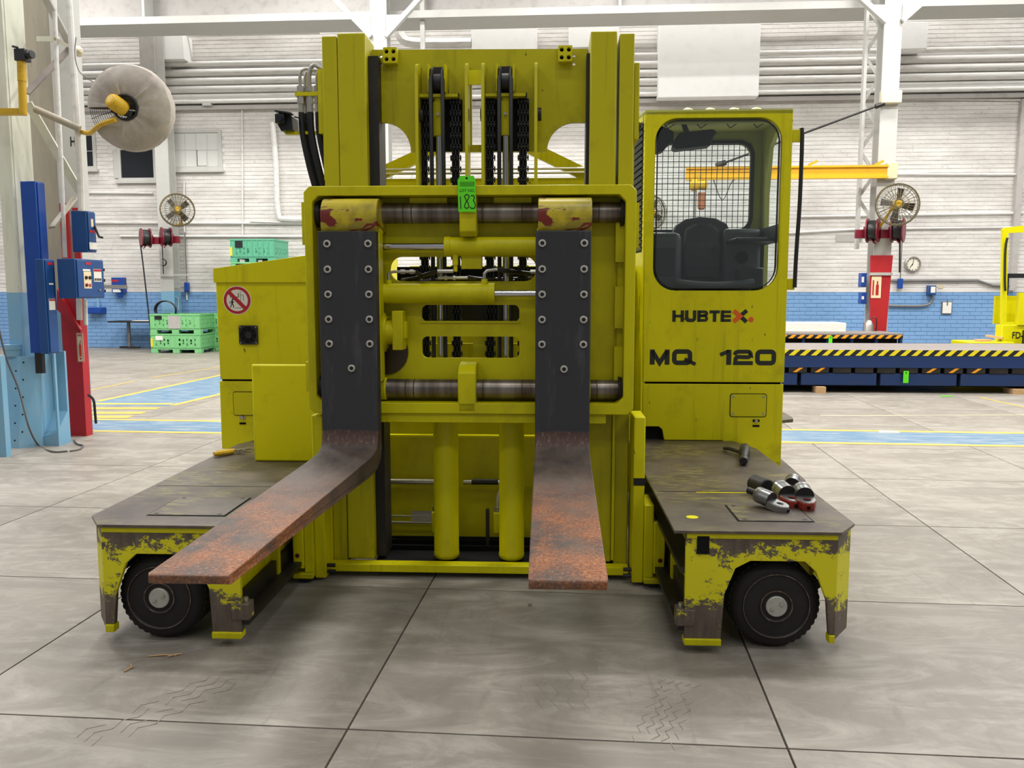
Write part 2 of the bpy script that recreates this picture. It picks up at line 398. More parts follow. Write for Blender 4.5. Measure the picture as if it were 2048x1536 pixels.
# --- outriggers
def outrigger(sg, xi, xo, yf, arch, name='outrigger'):
    """xi inner edge, xo outer edge (signed), yf front plane"""
    b = B(); yb = 5.95
    lo, hi = min(xi, xo), max(xi, xo)
    ch = .105
    xf = xo-sg*ch; a0, a1 = arch
    z0, z1 = .065, .548; zt = .425
    # front plate with wheel arch cut from below
    o = [(xi, z0), (xi, z1), (xf, z1), (xf, z0+.03)]
    ai, ao = (a0, a1) if abs(a0-xi) < abs(a1-xi) else (a1, a0)
    s = 1 if ao > ai else -1
    o += [(ao+s*.03, z0+.03), (ao+s*.015, .25), (ao-s*.035, .38), (ao-s*.085, zt), (ai+s*.12, zt), (ai+s*.055, .39), (ai+s*.01, .27), (ai, z0)]
    b.plate(o, [], 'y', yf, yf+.025)
    # lip under the posts
    # chamfered corner plate
    p = [(xf, yf), (xo, yf+.15), (xo-sg*.02, yf+.16), (xf-sg*.01, yf+.025)]
    b.add([(q[0], q[1], z) for z in (.07, z1) for q in p], [(0, 1, 2, 3), (4, 5, 6, 7), (0, 1, 5, 4), (1, 2, 6, 5), (2, 3, 7, 6), (3, 0, 4, 7)])
    fr_ = tp(name, b, m_worn, 'front of the outrigger, yellow paint chipped to bare steel', bevel=.003)
    part(fr_, 'post_lip', B().box(min(xi, ai), max(xi, ai), yf-.012, yf+.05, z0-.025, z0+.004), m_yel, bevel=.003)
    part(fr_, 'post_lip', B().box(min(xf, ao+s*.03), max(xf, ao+s*.03), yf-.01, yf+.04, z0-.005, z0+.03), m_yel, bevel=.003)
    # side plates
    b = B()
    so = [(yf+.15, .07), (yf+.15, z1), (yb, z1), (yb, .12), (yf+.62, .12), (yf+.56, .20), (yf+.46, .25), (yf+.22, .25), (yf+.19, .20), (yf+.19, .07)]
    b.plate(so, [], 'x', xo-sg*.025, xo)
    b.box(min(xi+sg*.07, xi+sg*.09), max(xi+sg*.07, xi+sg*.09), yf+.02, yb, .10, z1)
    b.box(lo+.03, hi-.03, yf+.62, yf+.66, .12, z1)
    part(fr_, 'side_plate', b, m_grim)
    part(fr_, 'front_edge_strip', B().box(min(xi, xf)+.002, max(xi, xf)-.002, yf-.005, yf, .524, .547), m_yel, 'yellow edge strip under the deck', bevel=.002)
    part(fr_, 'wheel_well', B().box(lo+.06, hi-.06, yf+.17, yf+.60, .43, .44).box(min(xo-sg*.03, xo-sg*.05), max(xo-sg*.03, xo-sg*.05), yf+.2, yf+.6, .25, .43), m_hole)  # liner coloured black to stand for the shade inside the arch
    # guide rails on the inner side: two flanges
    b = B()
    xa = xi+sg*.07
    b.box(min(xa, xa-sg*.09), max(xa, xa-sg*.09), yf+.02, yb, .36, .385)
    b.box(min(xa, xa-sg*.10), max(xa, xa-sg*.10), yf+.01, yb, .10, .125)
    b.box(min(xa-sg*.005, xa-sg*.03), max(xa-sg*.005, xa-sg*.03), yf+.05, yb, .125, .20)
    part(fr_, 'guide_rail', b, m_dark)
    b = B(); xc = xa-sg*.065
    b.box(xc-.04, xc+.04, yf-.005, yf+.07, .125, .2)
    st = part(fr_, 'rail_stop', b, m_worn, bevel=.004)
    for i in (-1, 1):
        q = B().cyl((xc+i*.017, yf+.03, .2), (xc+i*.017, yf+.03, .222), .012, 6); part(fr_, 'stop_bolt', q, m_zinc)
    return fr_
lo_ = outrigger(-1, -1.38, -2.11, 3.63, (-1.935, -1.515))
ro_ = outrigger(1, .60, 1.36, 3.65, (.762, 1.20))
# black square pocket on the right outrigger
part(ro_, 'tie_down_pocket', B().box(.647, .70, 3.644, 3.66, .455, .535), m_hole)
def deckplate(sg, xi, xo, yf, hatch, seams):
    ch = .105
    p = [(xi, yf), (xo-sg*ch, yf), (xo, yf+.15), (xo, 5.6), (xo-sg*.12, 5.95), (xi, 5.95)]
    b = B().plate(p, [], 'z', .548, .562)
    d = tp('deck_plate', b, m_deck, 'scuffed dark steel deck on top of the outrigger', bevel=.002)
    x0, x1, y0, y1 = hatch
    h = part(d, 'hatch_cover', B().box(x0, x1, y0, y1, .5622, .5665), m_deck, bevel=.002)
    part(d, 'hatch_gap', B().plate(rect(x0-.008, x1+.008, y0-.008, y1+.008), [rect(x0, x1, y0, y1)], 'z', .5622, .5626), m_hole)
    for s in seams: part(d, 'deck_seam', B().box(min(xi, xo)+.02, max(xi, xo)-.02, s, s+.006, .5622, .5628), m_hole)
    for (x, y) in ((x0+.03, y0+.02), (x1-.03, y0+.02), (x0+.03, y1-.02), (x1-.03, y1-.02)):
        part(d, 'hatch_screw', B().cyl((x, y, .5665), (x, y, .5672), .012, 8), m_dark)
    return d
deckplate(-1, -1.38, -2.12, 3.615, (-1.86, -1.50, 3.78, 4.12), [4.37])
dr = deckplate(1, .545, 1.37, 3.635, (.86, 1.19, 3.80, 4.08), [4.36])
part(dr, 'lifting_hole', B().cyl((.66, 3.86, .5622), (.66, 3.86, .5628), .028, 16), m_yhi)
part(dr, 'paint_stripe', B().box(.76, 1.1, 4.34, 4.352, .5625, .5632), m_yhi)

def wheel(x, yf, name='wheel'):
    R = .205; w = .26; c = (x, yf, R+.001)
    b = B(); b.lathe((x, yf, R), (x, yf+w, R), [(0, .150), (.02, .168), (.06, .186), (.16, R-.003), (.84, R-.003), (1, .16)], 40)
    for k in range(40):
        a = 2*pi*k/40; dx, dz = cos(a), sin(a)
        b.beam((x+dx*(R-.006), yf+.035, R+dz*(R-.006)), (x+dx*(R-.006), yf+.12, R+dz*(R-.006)), .017, .006, (dx, 0, dz))
    t = tp(name, b, m_tyre, 'solid black tyre on a dark rim with a round grey hub')
    part(t, 'rim', B().lathe((x, yf+.02, R), (x, yf-.006, R), [(0, .152), (.9, .149), (1, .145), (.7, .140), (.3, .132), (.3, .078), (.8, .074), (1, .068), (.9, .062), (.5, .058), (.5, .03)], 40), m_rim)
    rg = B()
    for r, y in ((.146, -.0065), (.070, -.0065)):
        rg.lathe((x, yf+y, R), (x, yf+y-.003, R), [(0, r+.002), (1, r+.001), (1, r-.0015), (0, r-.002)], 40, False)
    part(t, 'rim_edge', rg, m_ring)
    part(t, 'hub_cap', B().lathe((x, yf, R), (x, yf-.012, R), [(0, .047), (.8, .047), (1, .044)], 24), m_hubcap)
    for i in (-1, 1):
        part(t, 'hub_bolt', B().lathe((x+.02*i, yf-.012, R+.012*i), (x+.02*i, yf-.019, R+.012*i), [(0, .010), (.8, .009), (1, .004)], 10), m_zinc)
    return t
wheel(1.012, 3.70); wheel(-1.775, 3.68)
for x in (-1.9, 1.2): # rear pair, under the cab and the battery cabinet
    wheel(x, 6.55, 'rear_wheel')
# drag links behind the front wheels
for x0, x1 in ((-2.03, -1.93), (1.17, 1.27)):
    tp('axle_bracket', B().beam((x0, 3.95, .17), (x1, 3.95, .24), .05, .05), m_dark)

# --- chassis and bodywork behind the mast well
b = B().box(-2.30, 1.58, 6.1, 7.0, .14, .56).box(-2.05, 1.3, 5.9, 6.1, .3, .545)
chassis = tp('chassis', b, m_grim, bevel=.006)
tp('chassis_crossmember', bx(-1.12, .62, 5.86, 5.90, .42, .74), m_yel)
tp('engine_cover', bx(-1.0, .58, 6.05, 7.0, .56, 1.775), m_mast, bevel=.01)
# battery cabinet on the left
cab_l = tp('battery_cabinet', B().plate([(-2.328, .975), (-2.335, 1.66), (-1.0, 1.66), (-1.0, .975)], [], 'y', 5.884, 7.0), m_grim, bevel=.006)
part(cab_l, 'cabinet_lid', B().plate([(-2.345, 1.655), (-2.345, 1.752), (-1.70, 1.84), (-1.25, 1.86), (-1.25, 1.655)], [], 'y', 5.868, 7.01), m_grim, 'sloping lid with a folded edge', bevel=.004)
part(cab_l, 'lower_panel', B().plate([(-2.335, .475), (-2.335, .962), (-1.0, .962), (-1.0, .475)], [], 'y', 5.886, 6.9), m_grim, bevel=.004)
part(cab_l, 'panel_gap', bx(-2.32, -1.1, 5.90, 6.0, .955, .98), m_hole)
hp = part(cab_l, 'service_cover', B().plate(rrect(-2.236, -1.90, .722, .884, .012), [], 'y', 5.878, 5.886), m_yel, bevel=.002)
part(cab_l, 'cover_gap', B().plate(rrect(-2.241, -1.895, .717, .889, .015), [rrect(-2.236, -1.90, .722, .884, .012)], 'y', 5.8835, 5.8858), m_hole)
part(cab_l, 'lock_knob', B().cyl((-2.178, 5.87, .705), (-2.178, 5.886, .705), .012, 10).box(-2.2, -2.155, 5.88, 5.887, .695, .713), m_zinc)
part(cab_l, 'lock_slot', bx(-2.2, -2.155, 5.88, 5.887, .655, .668), m_hole)
def fan_grille(cx, cz, y, r=.066):
    b = B().plate(rrect(cx-r, cx+r, cz-r, cz+r, .01), [circ(cx, cz, r*.9)], 'y', y-.012, y)
    g = part(cab_l, 'fan_grille', b, m_bplas, 'square black ventilation fan')
    b = B().cyl((cx, y-.008, cz), (cx, y-.002, cz), r*.38, 18)
    for rr in (.55, .72, .86): b.plate(circ(cx, cz, r*rr+.0015, 28), [circ(cx, cz, r*rr-.0015, 28)], 'y', y-.008, y-.006)
    for k in range(8):
        a = k*pi/4+.2; b.beam((cx, y-.007, cz), (cx+cos(a)*r*.9, y-.007, cz+sin(a)*r*.9), .003, .003, (0, 1, 0))
    part(g, 'guard_rings', b, m_bplas)
    part(g, 'fan_recess', B().cyl((cx, y-.0015, cz), (cx, y+.001, cz), r*.9, 24), m_hole)
    for i in (-1, 1):
        for j in (-1, 1): part(g, 'grille_screw', B().cyl((cx+i*r*.84, y-.014, cz+j*r*.84), (cx+i*r*.84, y-.011, cz+j*r*.84), .005, 8), m_zinc)
fan_grille(-2.112, 1.29, 5.884, .0665)
# prohibition sticker
def sticker(cx, cz, y, r):
    s = part(cab_l, 'warning_sticker', B().cyl((cx, y-.001, cz), (cx, y, cz), r, 40), m_white, 'round red and white sign forbidding standing under raised forks')
    b = B().plate(circ(cx, cz, r*.95, 40), [circ(cx, cz, r*.76, 40)], 'y', y-.002, y-.001)
    q = .70*r*.82; b.beam((cx-q, y-.0018, cz+q), (cx+q, y-.0018, cz-q), .026*r/.098, .001, (0, 1, 0)); part(s, 'red_ring', b, m_red)
    b = B(); k = r/.098; Y = y-.0014
    def ln(x0, z0, x1, z1, w): b.beam((cx+x0*k, Y, cz+z0*k), (cx+x1*k, Y, cz+z1*k), w*k, .0006, (0, 1, 0))
    b.plate(circ(cx-.032*k, cz+.006*k, .0065*k, 12), [], 'y', Y-.0004, Y)
    for a in ((-.034, -.002, -.036, -.024, .012), (-.036, -.022, -.048, -.048, .006), (-.036, -.022, -.026, -.036, .006), (-.026, -.036, -.028, -.05, .006), (-.038, -.004, -.052, -.014, .004), (-.052, -.014, -.05, -.026, .004), (-.032, -.006, -.02, -.016, .004)): ln(*a)
    ln(-.05, .022, .01, .022, .004); ln(.01, .02, .01, .05, .005)
    for a in ((.024, -.01, .024, .062, .0025), (.024, .036, .044, .036, .0025), (.044, .036, .044, -.004, .0025), (-.02, -.052, .03, -.052, .0025)): ln(*a)
    part(s, 'pictogram', b, m_ink)
sticker(-2.186, 1.532, 5.884, .100)
# yellow box standing on the left deck
tp('guard_housing', B().plate([(5.04, .5625), (5.04, 1.155), (5.06, 1.158), (5.20, 1.02), (5.20, .5625)], [], 'x', -1.80, -1.36), m_yhi, 'plain yellow box-shaped guard on the left deck', bevel=.012)

# --- mast
def chan(x0, x1, y0, y1, z0, z1): return bx(x0, x1, y0, y1, z0, z1)
tp('mast_upright', chan(-1.143, -.990, 4.664, 4.90, .08, 2.965), m_mast, bevel=.008)
tp('mast_upright', chan(.207, .348, 4.664, 4.90, .08, 2.958), m_mast, bevel=.008)
b = B().plate([(-1.228, .05), (-1.228, 2.952), (-1.146, 2.952), (-1.146, .05)], [], 'y', 4.67, 5.05); b.box(-1.265, -1.228, 4.7, 5.0, .3, 2.05); b.box(-1.24, -1.228, 4.7, 5.0, 2.2, 2.76)
tp('outer_mast_upright', b, m_mast, bevel=.006)
b = B().box(.362, .440, 4.67, 5.05, .05, 2.946).box(.440, .470, 4.68, 5.0, 2.40, 2.80).box(.440, .462, 4.68, 5.0, 1.2, 2.1)
tp('outer_mast_upright', b, m_mast, bevel=.006)
tp('mast_rail', bx(-.988, -.935, 4.72, 4.90, .08, 2.86), m_dark, 'dark greased guide rail beside the upright')
tp('mast_rail', bx(.19, .207, 4.72, 4.90, .08, 2.86), m_dark)
# top crossplate with two quarter-round cut-outs
def arc(cx, cz, rx, rz, a0, a1, n=10): return [(cx+rx*cos(radians(a0+(a1-a0)*i/n)), cz+rz*sin(radians(a0+(a1-a0)*i/n))) for i in range(n+1)]
o = [(-.985, 2.915), (-.985, 2.525)]+arc(-.925, 2.365, .150, .16, 90, 0)+[(-.073+.0, 2.362)]+[(-.02, 2.362)]+arc(.13, 2.365, .150, .152, 180, 90)+[(.197, 2.517), (.197, 2.905)]
holes = [circ(-.873-.062, 2.88, .009, 10), circ(-.935, 2.835, .009, 10), circ(.125, 2.87, .009, 10), circ(.125, 2.827, .009, 10), rect(-.435, -.366, 2.40, 2.73)]
cp = tp('mast_crossplate', B().plate(o, holes, 'y', 4.802, 4.83), m_mast)
for cx, cz in ((-.876, 2.872), (.076, 2.870)):
    h = part(cp, 'stop_block', B().plate(rrect(cx-.038, cx+.038, cz-.042, cz+.042, .006), [circ(cx+i*.019, cz+j*.02, .0115, 12) for i in (-1, 1) for j in (-1, 1)], 'y', 4.755, 4.802), m_yel, 'tan block with four bolt holes', bevel=.002)
    part(cp, 'block_recess', B().box(cx-.032, cx+.032, 4.785, 4.8, cz-.036, cz+.036), m_hole)
# braces behind the mast
b = B(); 
for p0, p1 in (((-1.22, 5.5, 2.28), (-.72, 5.5, 2.50)), ((.36, 5.5, 2.26), (-.14, 5.5, 2.50))): b.beam(p0, p1, .05, .075)
b.box(-1.25, .45, 5.47, 5.52, 2.245, 2.305).box(-1.32, -1.2, 5.45, 5.55, 1.0, 2.5).box(.42, .52, 5.45, 5.55, 1.0, 2.5)
b.box(-1.15, -1.0, 5.05, 5.5, 2.1, 2.16).box(.23, .38, 5.05, 5.5, 2.1, 2.16)
tp('mast_brace', b, m_mast)
b = B().tube([(-1.2, 5.45, 2.335), (.4, 5.45, 2.335)], .008).tube([(-1.2, 5.45, 2.36), (.4, 5.45, 2.36)], .008)
tp('hydraulic_pipe', b, m_zinc)

# --- lift cylinders, side plates and chains: two units
def lift_unit(cx):
    u = tp('chain_anchor', B().box(cx-.108, cx+.108, 4.72, 4.80, 2.642, 2.658), m_yel)
    b = B().plate([(cx-.044, 2.655), (cx-.044, 2.815), (cx+.044, 2.815), (cx+.044, 2.79), (cx+.052, 2.655)], [], 'y', 4.79, 4.80)
    part(u, 'pulley_recess', b, m_dark)
    part(u, 'chain_shade_box', B().box(cx-.105, cx+.125, 4.785, 4.80, 2.365, 2.64), m_hole)  # dark box standing in for the shadow on the crossplate behind the chains
    b = B()
    for s in (-1, 1): b.plate([(4.68, 2.66), (4.66, 2.80), (4.79, 2.815), (4.79, 2.66)], [], 'x', cx+s*.044-.004, cx+s*.044+.004)
    part(u, 'pulley_bracket', b, m_yel)
    b = B().lathe((cx-.026, 4.74, 2.72), (cx+.026, 4.74, 2.72), [(0, .062), (.1, .062), (.14, .045), (.86, .045), (.9, .062), (1, .062)], 24); part(u, 'pulley_wheel', b, m_bplas)
    for s in (-1, 1):
        b = B().tube([(cx+s*.032, 4.70, .95), (cx+s*.032, 4.70, 2.1), (cx+s*.032, 4.672, 2.72), (cx+s*.032, 4.70, 2.775), (cx+s*.032, 4.74, 2.79)], .0115, 8)
        tp('pulley_hose', b, m_hose)
    tp('lift_cylinder_head', B().lathe((cx, 4.76, 2.44), (cx, 4.76, 2.64), [(0, .034), (.9, .034), (.9, .028), (1, .028)], 20), m_mast)
    tp('lift_cylinder_bolt', B().cyl((cx, 4.715, 2.55), (cx, 4.73, 2.55), .009, 8), m_zinc)
    tp('lift_cylinder_rod', B().cyl((cx, 4.76, .9), (cx, 4.76, 2.44), .020, 16), m_chrome)
units = (-.612, -.245)
for cx in units: lift_unit(cx)
def cheek(x, x2, z0):
    b = B(); y0, y1 = 4.66, 4.80
    p = [(y1, z0), (y1, 2.815), (y0+.06, 2.815), (y0+.02, 2.80), (y0, 2.77), (y0, z0)]
    b.plate(p, [], 'x', x, x2); return tp('chain_guard_plate', b, m_mast)
cheek(-.727, -.711, 2.13); cheek(-.459, -.443, 2.13); cheek(-.372, -.356, 2.13); cheek(-.088, -.072, 2.13)
tp('spacer_plate', bx(-.443, -.372, 4.70, 4.72, 2.70, 2.775), m_yhi)
for x in (-.705, -.455, -.375, -.065):
    tp('guide_roller', B().lathe((x-.005, 4.72, 2.545), (x+.014, 4.72, 2.545), [(0, .035), (1, .035)], 20), m_dark)
# leaf chains, link by link
lb = B()
for i in range(4): lb.box(-.0285+i*.0175, -.0215+i*.0175, -.009, .009, .001, .029)
lb.cyl((-.030, 0, .015), (.032, 0, .015), .0045, 6)
lb2 = B()
for i in range(3): lb2.box(-.0200+i*.0175, -.0130+i*.0175, -.008, .008, -.004, .030)
first = None
for ci, cx in enumerate((-.700, -.523, -.335, -.152)):
    ch = tp('leaf_chain', B().box(cx-.021, cx+.021, 4.771, 4.773, .92, 2.64), m_hole, 'black leaf chain running down the mast')
    if first is None:
        b1 = B(); b1.add([v+Vector((cx, 4.772, .93)) for v in lb.v], lb.f); l1 = part(ch, 'link', b1, m_bplas, smooth=False)
        b2 = B(); b2.add([v+Vector((cx, 4.772, .96)) for v in lb2.v], lb2.f); l2 = part(ch, 'link', b2, m_bplas, smooth=False); first = (l1, l2, cx)
        rng = range(1, 29)
    else: rng = range(0, 29)
    for k in rng:
        for l in first[:2]: dup(l, ch, (cx-first[2], 0, k*.06))
tp('slot_shade_box', bx(-.88, .0, 4.90, 4.94, 1.60, 1.735), m_hole)  # added black box, painted shade behind the lower half of the slot
# centre members seen through the carriage windows
tp('mast_centre_plate', bx(-.435, -.25, 4.84, 4.86, 1.30, 1.56), m_dark)
tp('mast_centre_block', bx(-.437, -.248, 4.83, 4.86, 1.18, 1.345), m_yhi)
tp('mast_middle_brace', bx(-1.0, .21, 5.46, 5.50, 1.36, 1.66), m_dark)  # dark colour stands in for the shade behind the windows
tp('mast_middle_brace', bx(-1.0, .21, 5.46, 5.50, .98, 1.26), m_mast)
# vertical lift cylinders below the carriage
for x in (-.587, -.213):
    b = B().lathe((x, 4.74, .075), (x, 4.74, .96), [(0, .064), (.015, .073), (.035, .073), (.04, .071), (1, .071)], 28)
    tp('lift_cylinder', b, m_yel)
# bottom sill, black channel floor, low crossmember with pipes
tp('mast_sill', bx(-1.228, .44, 4.58, 4.66, .032, .076), m_grim, bevel=.004)
tp('mast_foot_channel', B().box(-.99, .36, 4.66, 5.2, .04, .062).box(-.99, .36, 4.9, 4.91, .04, .09).box(-.99, .36, 5.02, 5.03, .04, .09), m_hole)
cmr = tp('rear_crossmember', B().plate(rect(-1.0, .40, .075, .70), [rect(-.86, -.62, .155, .235)], 'y', 5.15, 5.18), m_yel)
part(cmr, 'crossmember_edge', bx(-1.0, .40, 5.15, 5.20, .70, .712), m_yhi)
part(cmr, 'crossmember_rib', bx(-1.0, -.1, 5.135, 5.15, .378, .392), m_yel)
b = B().cyl((-1.02, 5.06, .44), (-.66, 5.06, .44), .017, 12).cyl((-.52, 5.06, .44), (-.27, 5.06, .44), .014, 12)
part(cmr, 'hydraulic_pipe', b, m_zinc)
b = B().cyl((-1.0, 5.06, .225), (-.66, 5.06, .225), .005, 8).cyl((-1.0, 5.06, .185), (-.66, 5.06, .185), .007, 8).cyl((-.70, 5.06, .185), (-.66, 5.06, .185), .013, 6); part(cmr, 'hydraulic_pipe', b, m_zinc)
part(cmr, 'hose_sleeve', B().cyl((-.47, 5.055, .445), (-.31, 5.055, .445), .018, 12), m_hose)
for x, s in ((-.655, 1), (-.285, 1)):
    b = B().tube([(x+.03, 5.0, .43), (x, 4.99, .41), (x-.02, 4.97, .36), (x-.022, 4.96, .31)], .014, 10, 4)
    part(cmr, 'hydraulic_elbow', b, m_zinc)
    part(cmr, 'elbow_nut', B().cyl((x-.022, 4.96, .285), (x-.022, 4.96, .315), .022, 6), m_zinc)
    part(cmr, 'valve_block', bx(x-.045, x+.05, 4.93, 5.0, .16, .285), m_yel, bevel=.004)
part(cmr, 'support_bar', bx(-.375, -.355, 4.92, 4.96, .07, .305), m_dark)
# guide shoes at the foot of the mast
def shoe(sg, x):
    s = 1*sg
    def r(a, c): return (min(x+s*a, x+s*c), max(x+s*a, x+s*c))
    b = B(); b.box(*r(0, .06), 4.50, 4.75, .02, .93); b.box(*r(.06, .11), 4.47, 4.72, .06, .46); b.box(*r(.11, .17), 4.46, 4.62, .085, .37)
    m = tp('mast_guide_shoe', b, m_grim, bevel=.006)
    part(m, 'shoe_foot', B().box(*r(.06, .17), 4.45, 4.58, .032, .06), m_yel, bevel=.003)
    part(m, 'guide_roller', B().lathe((x+s*.115, 4.52, .003), (x+s*.115, 4.52, .032), [(0, .03), (.3, .05), (1, .05)], 18), m_black)
    part(m, 'red_grease_spot', B().lathe((x+s*.145, 4.459, .16), (x+s*.145, 4.4555, .16), [(0, .013), (1, .009)], 10), M('dried_red_grease', (90, 20, 12), .5) if sg < 0 else bpy.data.materials['dried_red_grease'])
    part(m, 'wear_mark', bx(*r(.0, .062), 4.498, 4.5, .56, .60), m_dark)
    for k in range(2): part(m, 'adjusting_bolt', B().cyl((x-s*(.0), 4.53, .05+.035*k), (x-s*.045, 4.53, .05+.035*k), .011, 6), m_dark)
    return m
shoe(-1, -1.228); shoe(1, .452)
tp('mast_side_plate', bx(.348, .362, 4.64, 4.70, .10, .93), m_yel)

# --- fork carriage
C0, C1 = 4.47, 4.66
def oct_(x0, x1, z0, z1, c): return [(x0+c, z0), (x1-c, z0), (x1, z0+c), (x1, z1-c), (x1-c, z1), (x0+c, z1), (x0, z1-c), (x0, z0+c)]
cf = tp('carriage_frame', B().plate(oct_(-1.29, .443, .945, 2.142, .03), [oct_(-1.245, .388, 1.003, 2.092, .035)], 'y', C0, C1), m_yel, bevel=.005)
b = B().plate(rect(-1.245, .388, 1.003, 2.092), [rrect(-.87, -.075, 1.650, 1.782, .062), rrect(-.700, -.166, 1.232, 1.350, .03), rrect(-.700, -.166, 1.430, 1.522, .03)], 'y', C1-.025, C1)
part(cf, 'back_plate', b, m_yel)
part(cf, 'window_edge', B().box(-.700, -.166, C1-.035, C1-.025, 1.425, 1.435), m_yel)
part(cf, 'bottom_beam', B().box(-1.1, .30, C0+.02, C1, .895, .945), m_grim, bevel=.004)
for x0, x1, z0, z1 in ((.345, .388, 1.75, 2.0), (.345, .388, 1.40, 1.62), (.345, .388, 1.1, 1.3)):
    part(cf, 'stop_plate', bx(x0, x1, 4.56, 4.63, z0, z1), m_yel)
part(cf, 'side_strip', bx(.36, .388, 4.60, 4.634, 1.01, 2.08), m_yel)
part(cf, 'side_lip', bx(-1.305, -1.29, C0+.01, C0+.1, 1.84, 2.06), m_yel); part(cf, 'side_lip', bx(.443, .458, C0+.01, C0+.1, 1.82, 2.05), m_yel)
part(cf, 'side_lip', bx(-1.305, -1.29, C0+.01, C0+.1, 1.06, 1.22), m_yel)
for x0, x1 in ((-1.1, -.95), (-.75, -.55), (-.3, -.1)):
    part(cf, 'top_stiffener', bx(x0, x1, 4.58, 4.63, 2.05, 2.09), m_grim)
# bars the forks slide on
def bar(z):
    s = tp('fork_bar', B().cyl((-1.245, 4.57, z), (.388, 4.57, z), .054, 28), m_shaft, 'thick round steel bar, worn and greasy')
    for x in (-.78, -.735, -.36, -.15, .05, .25): part(s, 'grease_ring', B().lathe((x, 4.57, z), (x+.006, 4.57, z), [(0, .0545), (.2, .0555), (.8, .0555), (1, .0545)], 28, False), m_grease)
    for x in (-1.243, .366): part(s, 'bar_collar', B().lathe((x, 4.57, z), (x+.022, 4.57, z), [(0, .075), (1, .07)], 24), m_dark)
bar(2.008); bar(1.068)
tp('centre_lug', B().plate([(4.47, 1.905), (4.47, 2.13), (4.63, 2.13), (4.63, 1.92), (4.50, 1.88)], [], 'x', -.473, -.385), m_yel, bevel=.006)
tp('centre_lug', B().plate([(4.47, .955), (4.47, 1.165), (4.52, 1.205), (4.63, 1.215), (4.63, .955)], [], 'x', -.487, -.392), m_yel, bevel=.006)
# fork positioning cylinders
def hcyl(x0, x1, z, xr, r):
    c = tp('fork_positioning_cylinder', B().lathe((x0, 4.57, z), (x1, 4.57, z), [(0, r*.9), (.012, r), (.94, r), (.945, r+.003), (1, r+.003)], 28), m_yel)
    part(c, 'piston_rod', B().cyl((x1, 4.57, z), (xr, 4.57, z), .0185, 16), m_chrome)
    return c
u = hcyl(-.03, -.562, 1.833, -.95, .050)
l = hcyl(-.90, -.295, 1.584, .0, .053)
part(u, 'cylinder_lug', bx(-.475, -.365, 4.57, 4.63, 1.715, 1.80), m_yel, bevel=.003)
part(u, 'port_fitting', B().cyl((-.505, 4.56, 1.735), (-.505, 4.56, 1.79), .016, 8).cyl((-.505, 4.56, 1.70), (-.505, 4.56, 1.74), .011, 8), m_yel)
def fit(pts, par, r=.009): part(par, 'hose_fitting', B().tube(pts, r, 6), m_zinc)
fit([(-.515, 4.55, 1.702), (-.60, 4.55, 1.702)], u, .011)
part(l, 'port_fitting', B().cyl((-.865, 4.56, 1.63), (-.865, 4.56, 1.655), .015, 8), m_yel); fit([(-.865, 4.56, 1.65), (-.865, 4.56, 1.69), (-.84, 4.56, 1.70), (-.72, 4.56, 1.70)], l)
part(l, 'port_fitting', B().cyl((-.35, 4.56, 1.63), (-.35, 4.56, 1.66), .017, 8), m_yel); fit([(-.35, 4.56, 1.66), (-.35, 4.56, 1.69), (-.335, 4.56, 1.705), (-.28, 4.56, 1.712)], l, .009)
fit([(-.60, 4.57, 1.668), (-.44, 4.57, 1.668)], l); part(l, 'hose_fitting', B().cyl((-.565, 4.57, 1.668), (-.55, 4.57, 1.668), .014, 6).cyl((-.52, 4.57, 1.668), (-.505, 4.57, 1.668), .014, 6).cyl((-.80, 4.56, 1.70), (-.775, 4.56, 1.70), .014, 6).cyl((-.75, 4.56, 1.70), (-.73, 4.56, 1.70), .014, 6), m_zinc)
fit([(-.105, 4.57, 1.70), (-.07, 4.57, 1.70)], l, .012)
for pts in ([(-.72, 4.56, 1.70), (-.70, 4.62, 1.675), (-.78, 4.70, 1.66), (-.85, 4.9, 1.66)], [(-.60, 4.55, 1.702), (-.70, 4.62, 1.675), (-.78, 4.8, 1.66)], [(-.28, 4.56, 1.712), (-.2, 4.6, 1.70), (-.1, 4.7, 1.69), (0, 4.9, 1.68)], [(-.44, 4.57, 1.668), (-.35, 4.75, 1.66), (-.1, 4.85, 1.665)], [(-.8, 4.72, 1.645), (-.5, 4.74, 1.66), (-.2, 4.80, 1.65)]):
    tp('black_hose', B().tube(pts, .013, 8, 5), m_hose)
# tilt drive: round housing, flange and square block
b = B().lathe((-.96, 4.56, 1.375), (-.875, 4.56, 1.375), [(0, .105), (.85, .105), (.9, .085), (1, .085)], 32).cyl((-.875, 4.56, 1.375), (-.835, 4.56, 1.375), .065, 24)
td = tp('rotation_drive', b, m_yel, 'round yellow drive housing with a square block')
part(td, 'drive_block', bx(-.840, -.783, 4.50, 4.62, 1.283, 1.492), m_yel, bevel=.004)
part(td, 'drive_tab', bx(-.783, -.768, 4.54, 4.60, 1.345, 1.435), m_yel)
part(td, 'drive_recess', B().plate(circ(-.90, 1.265, .125, 28), [], 'y', C1-.036, C1-.031), m_grease)

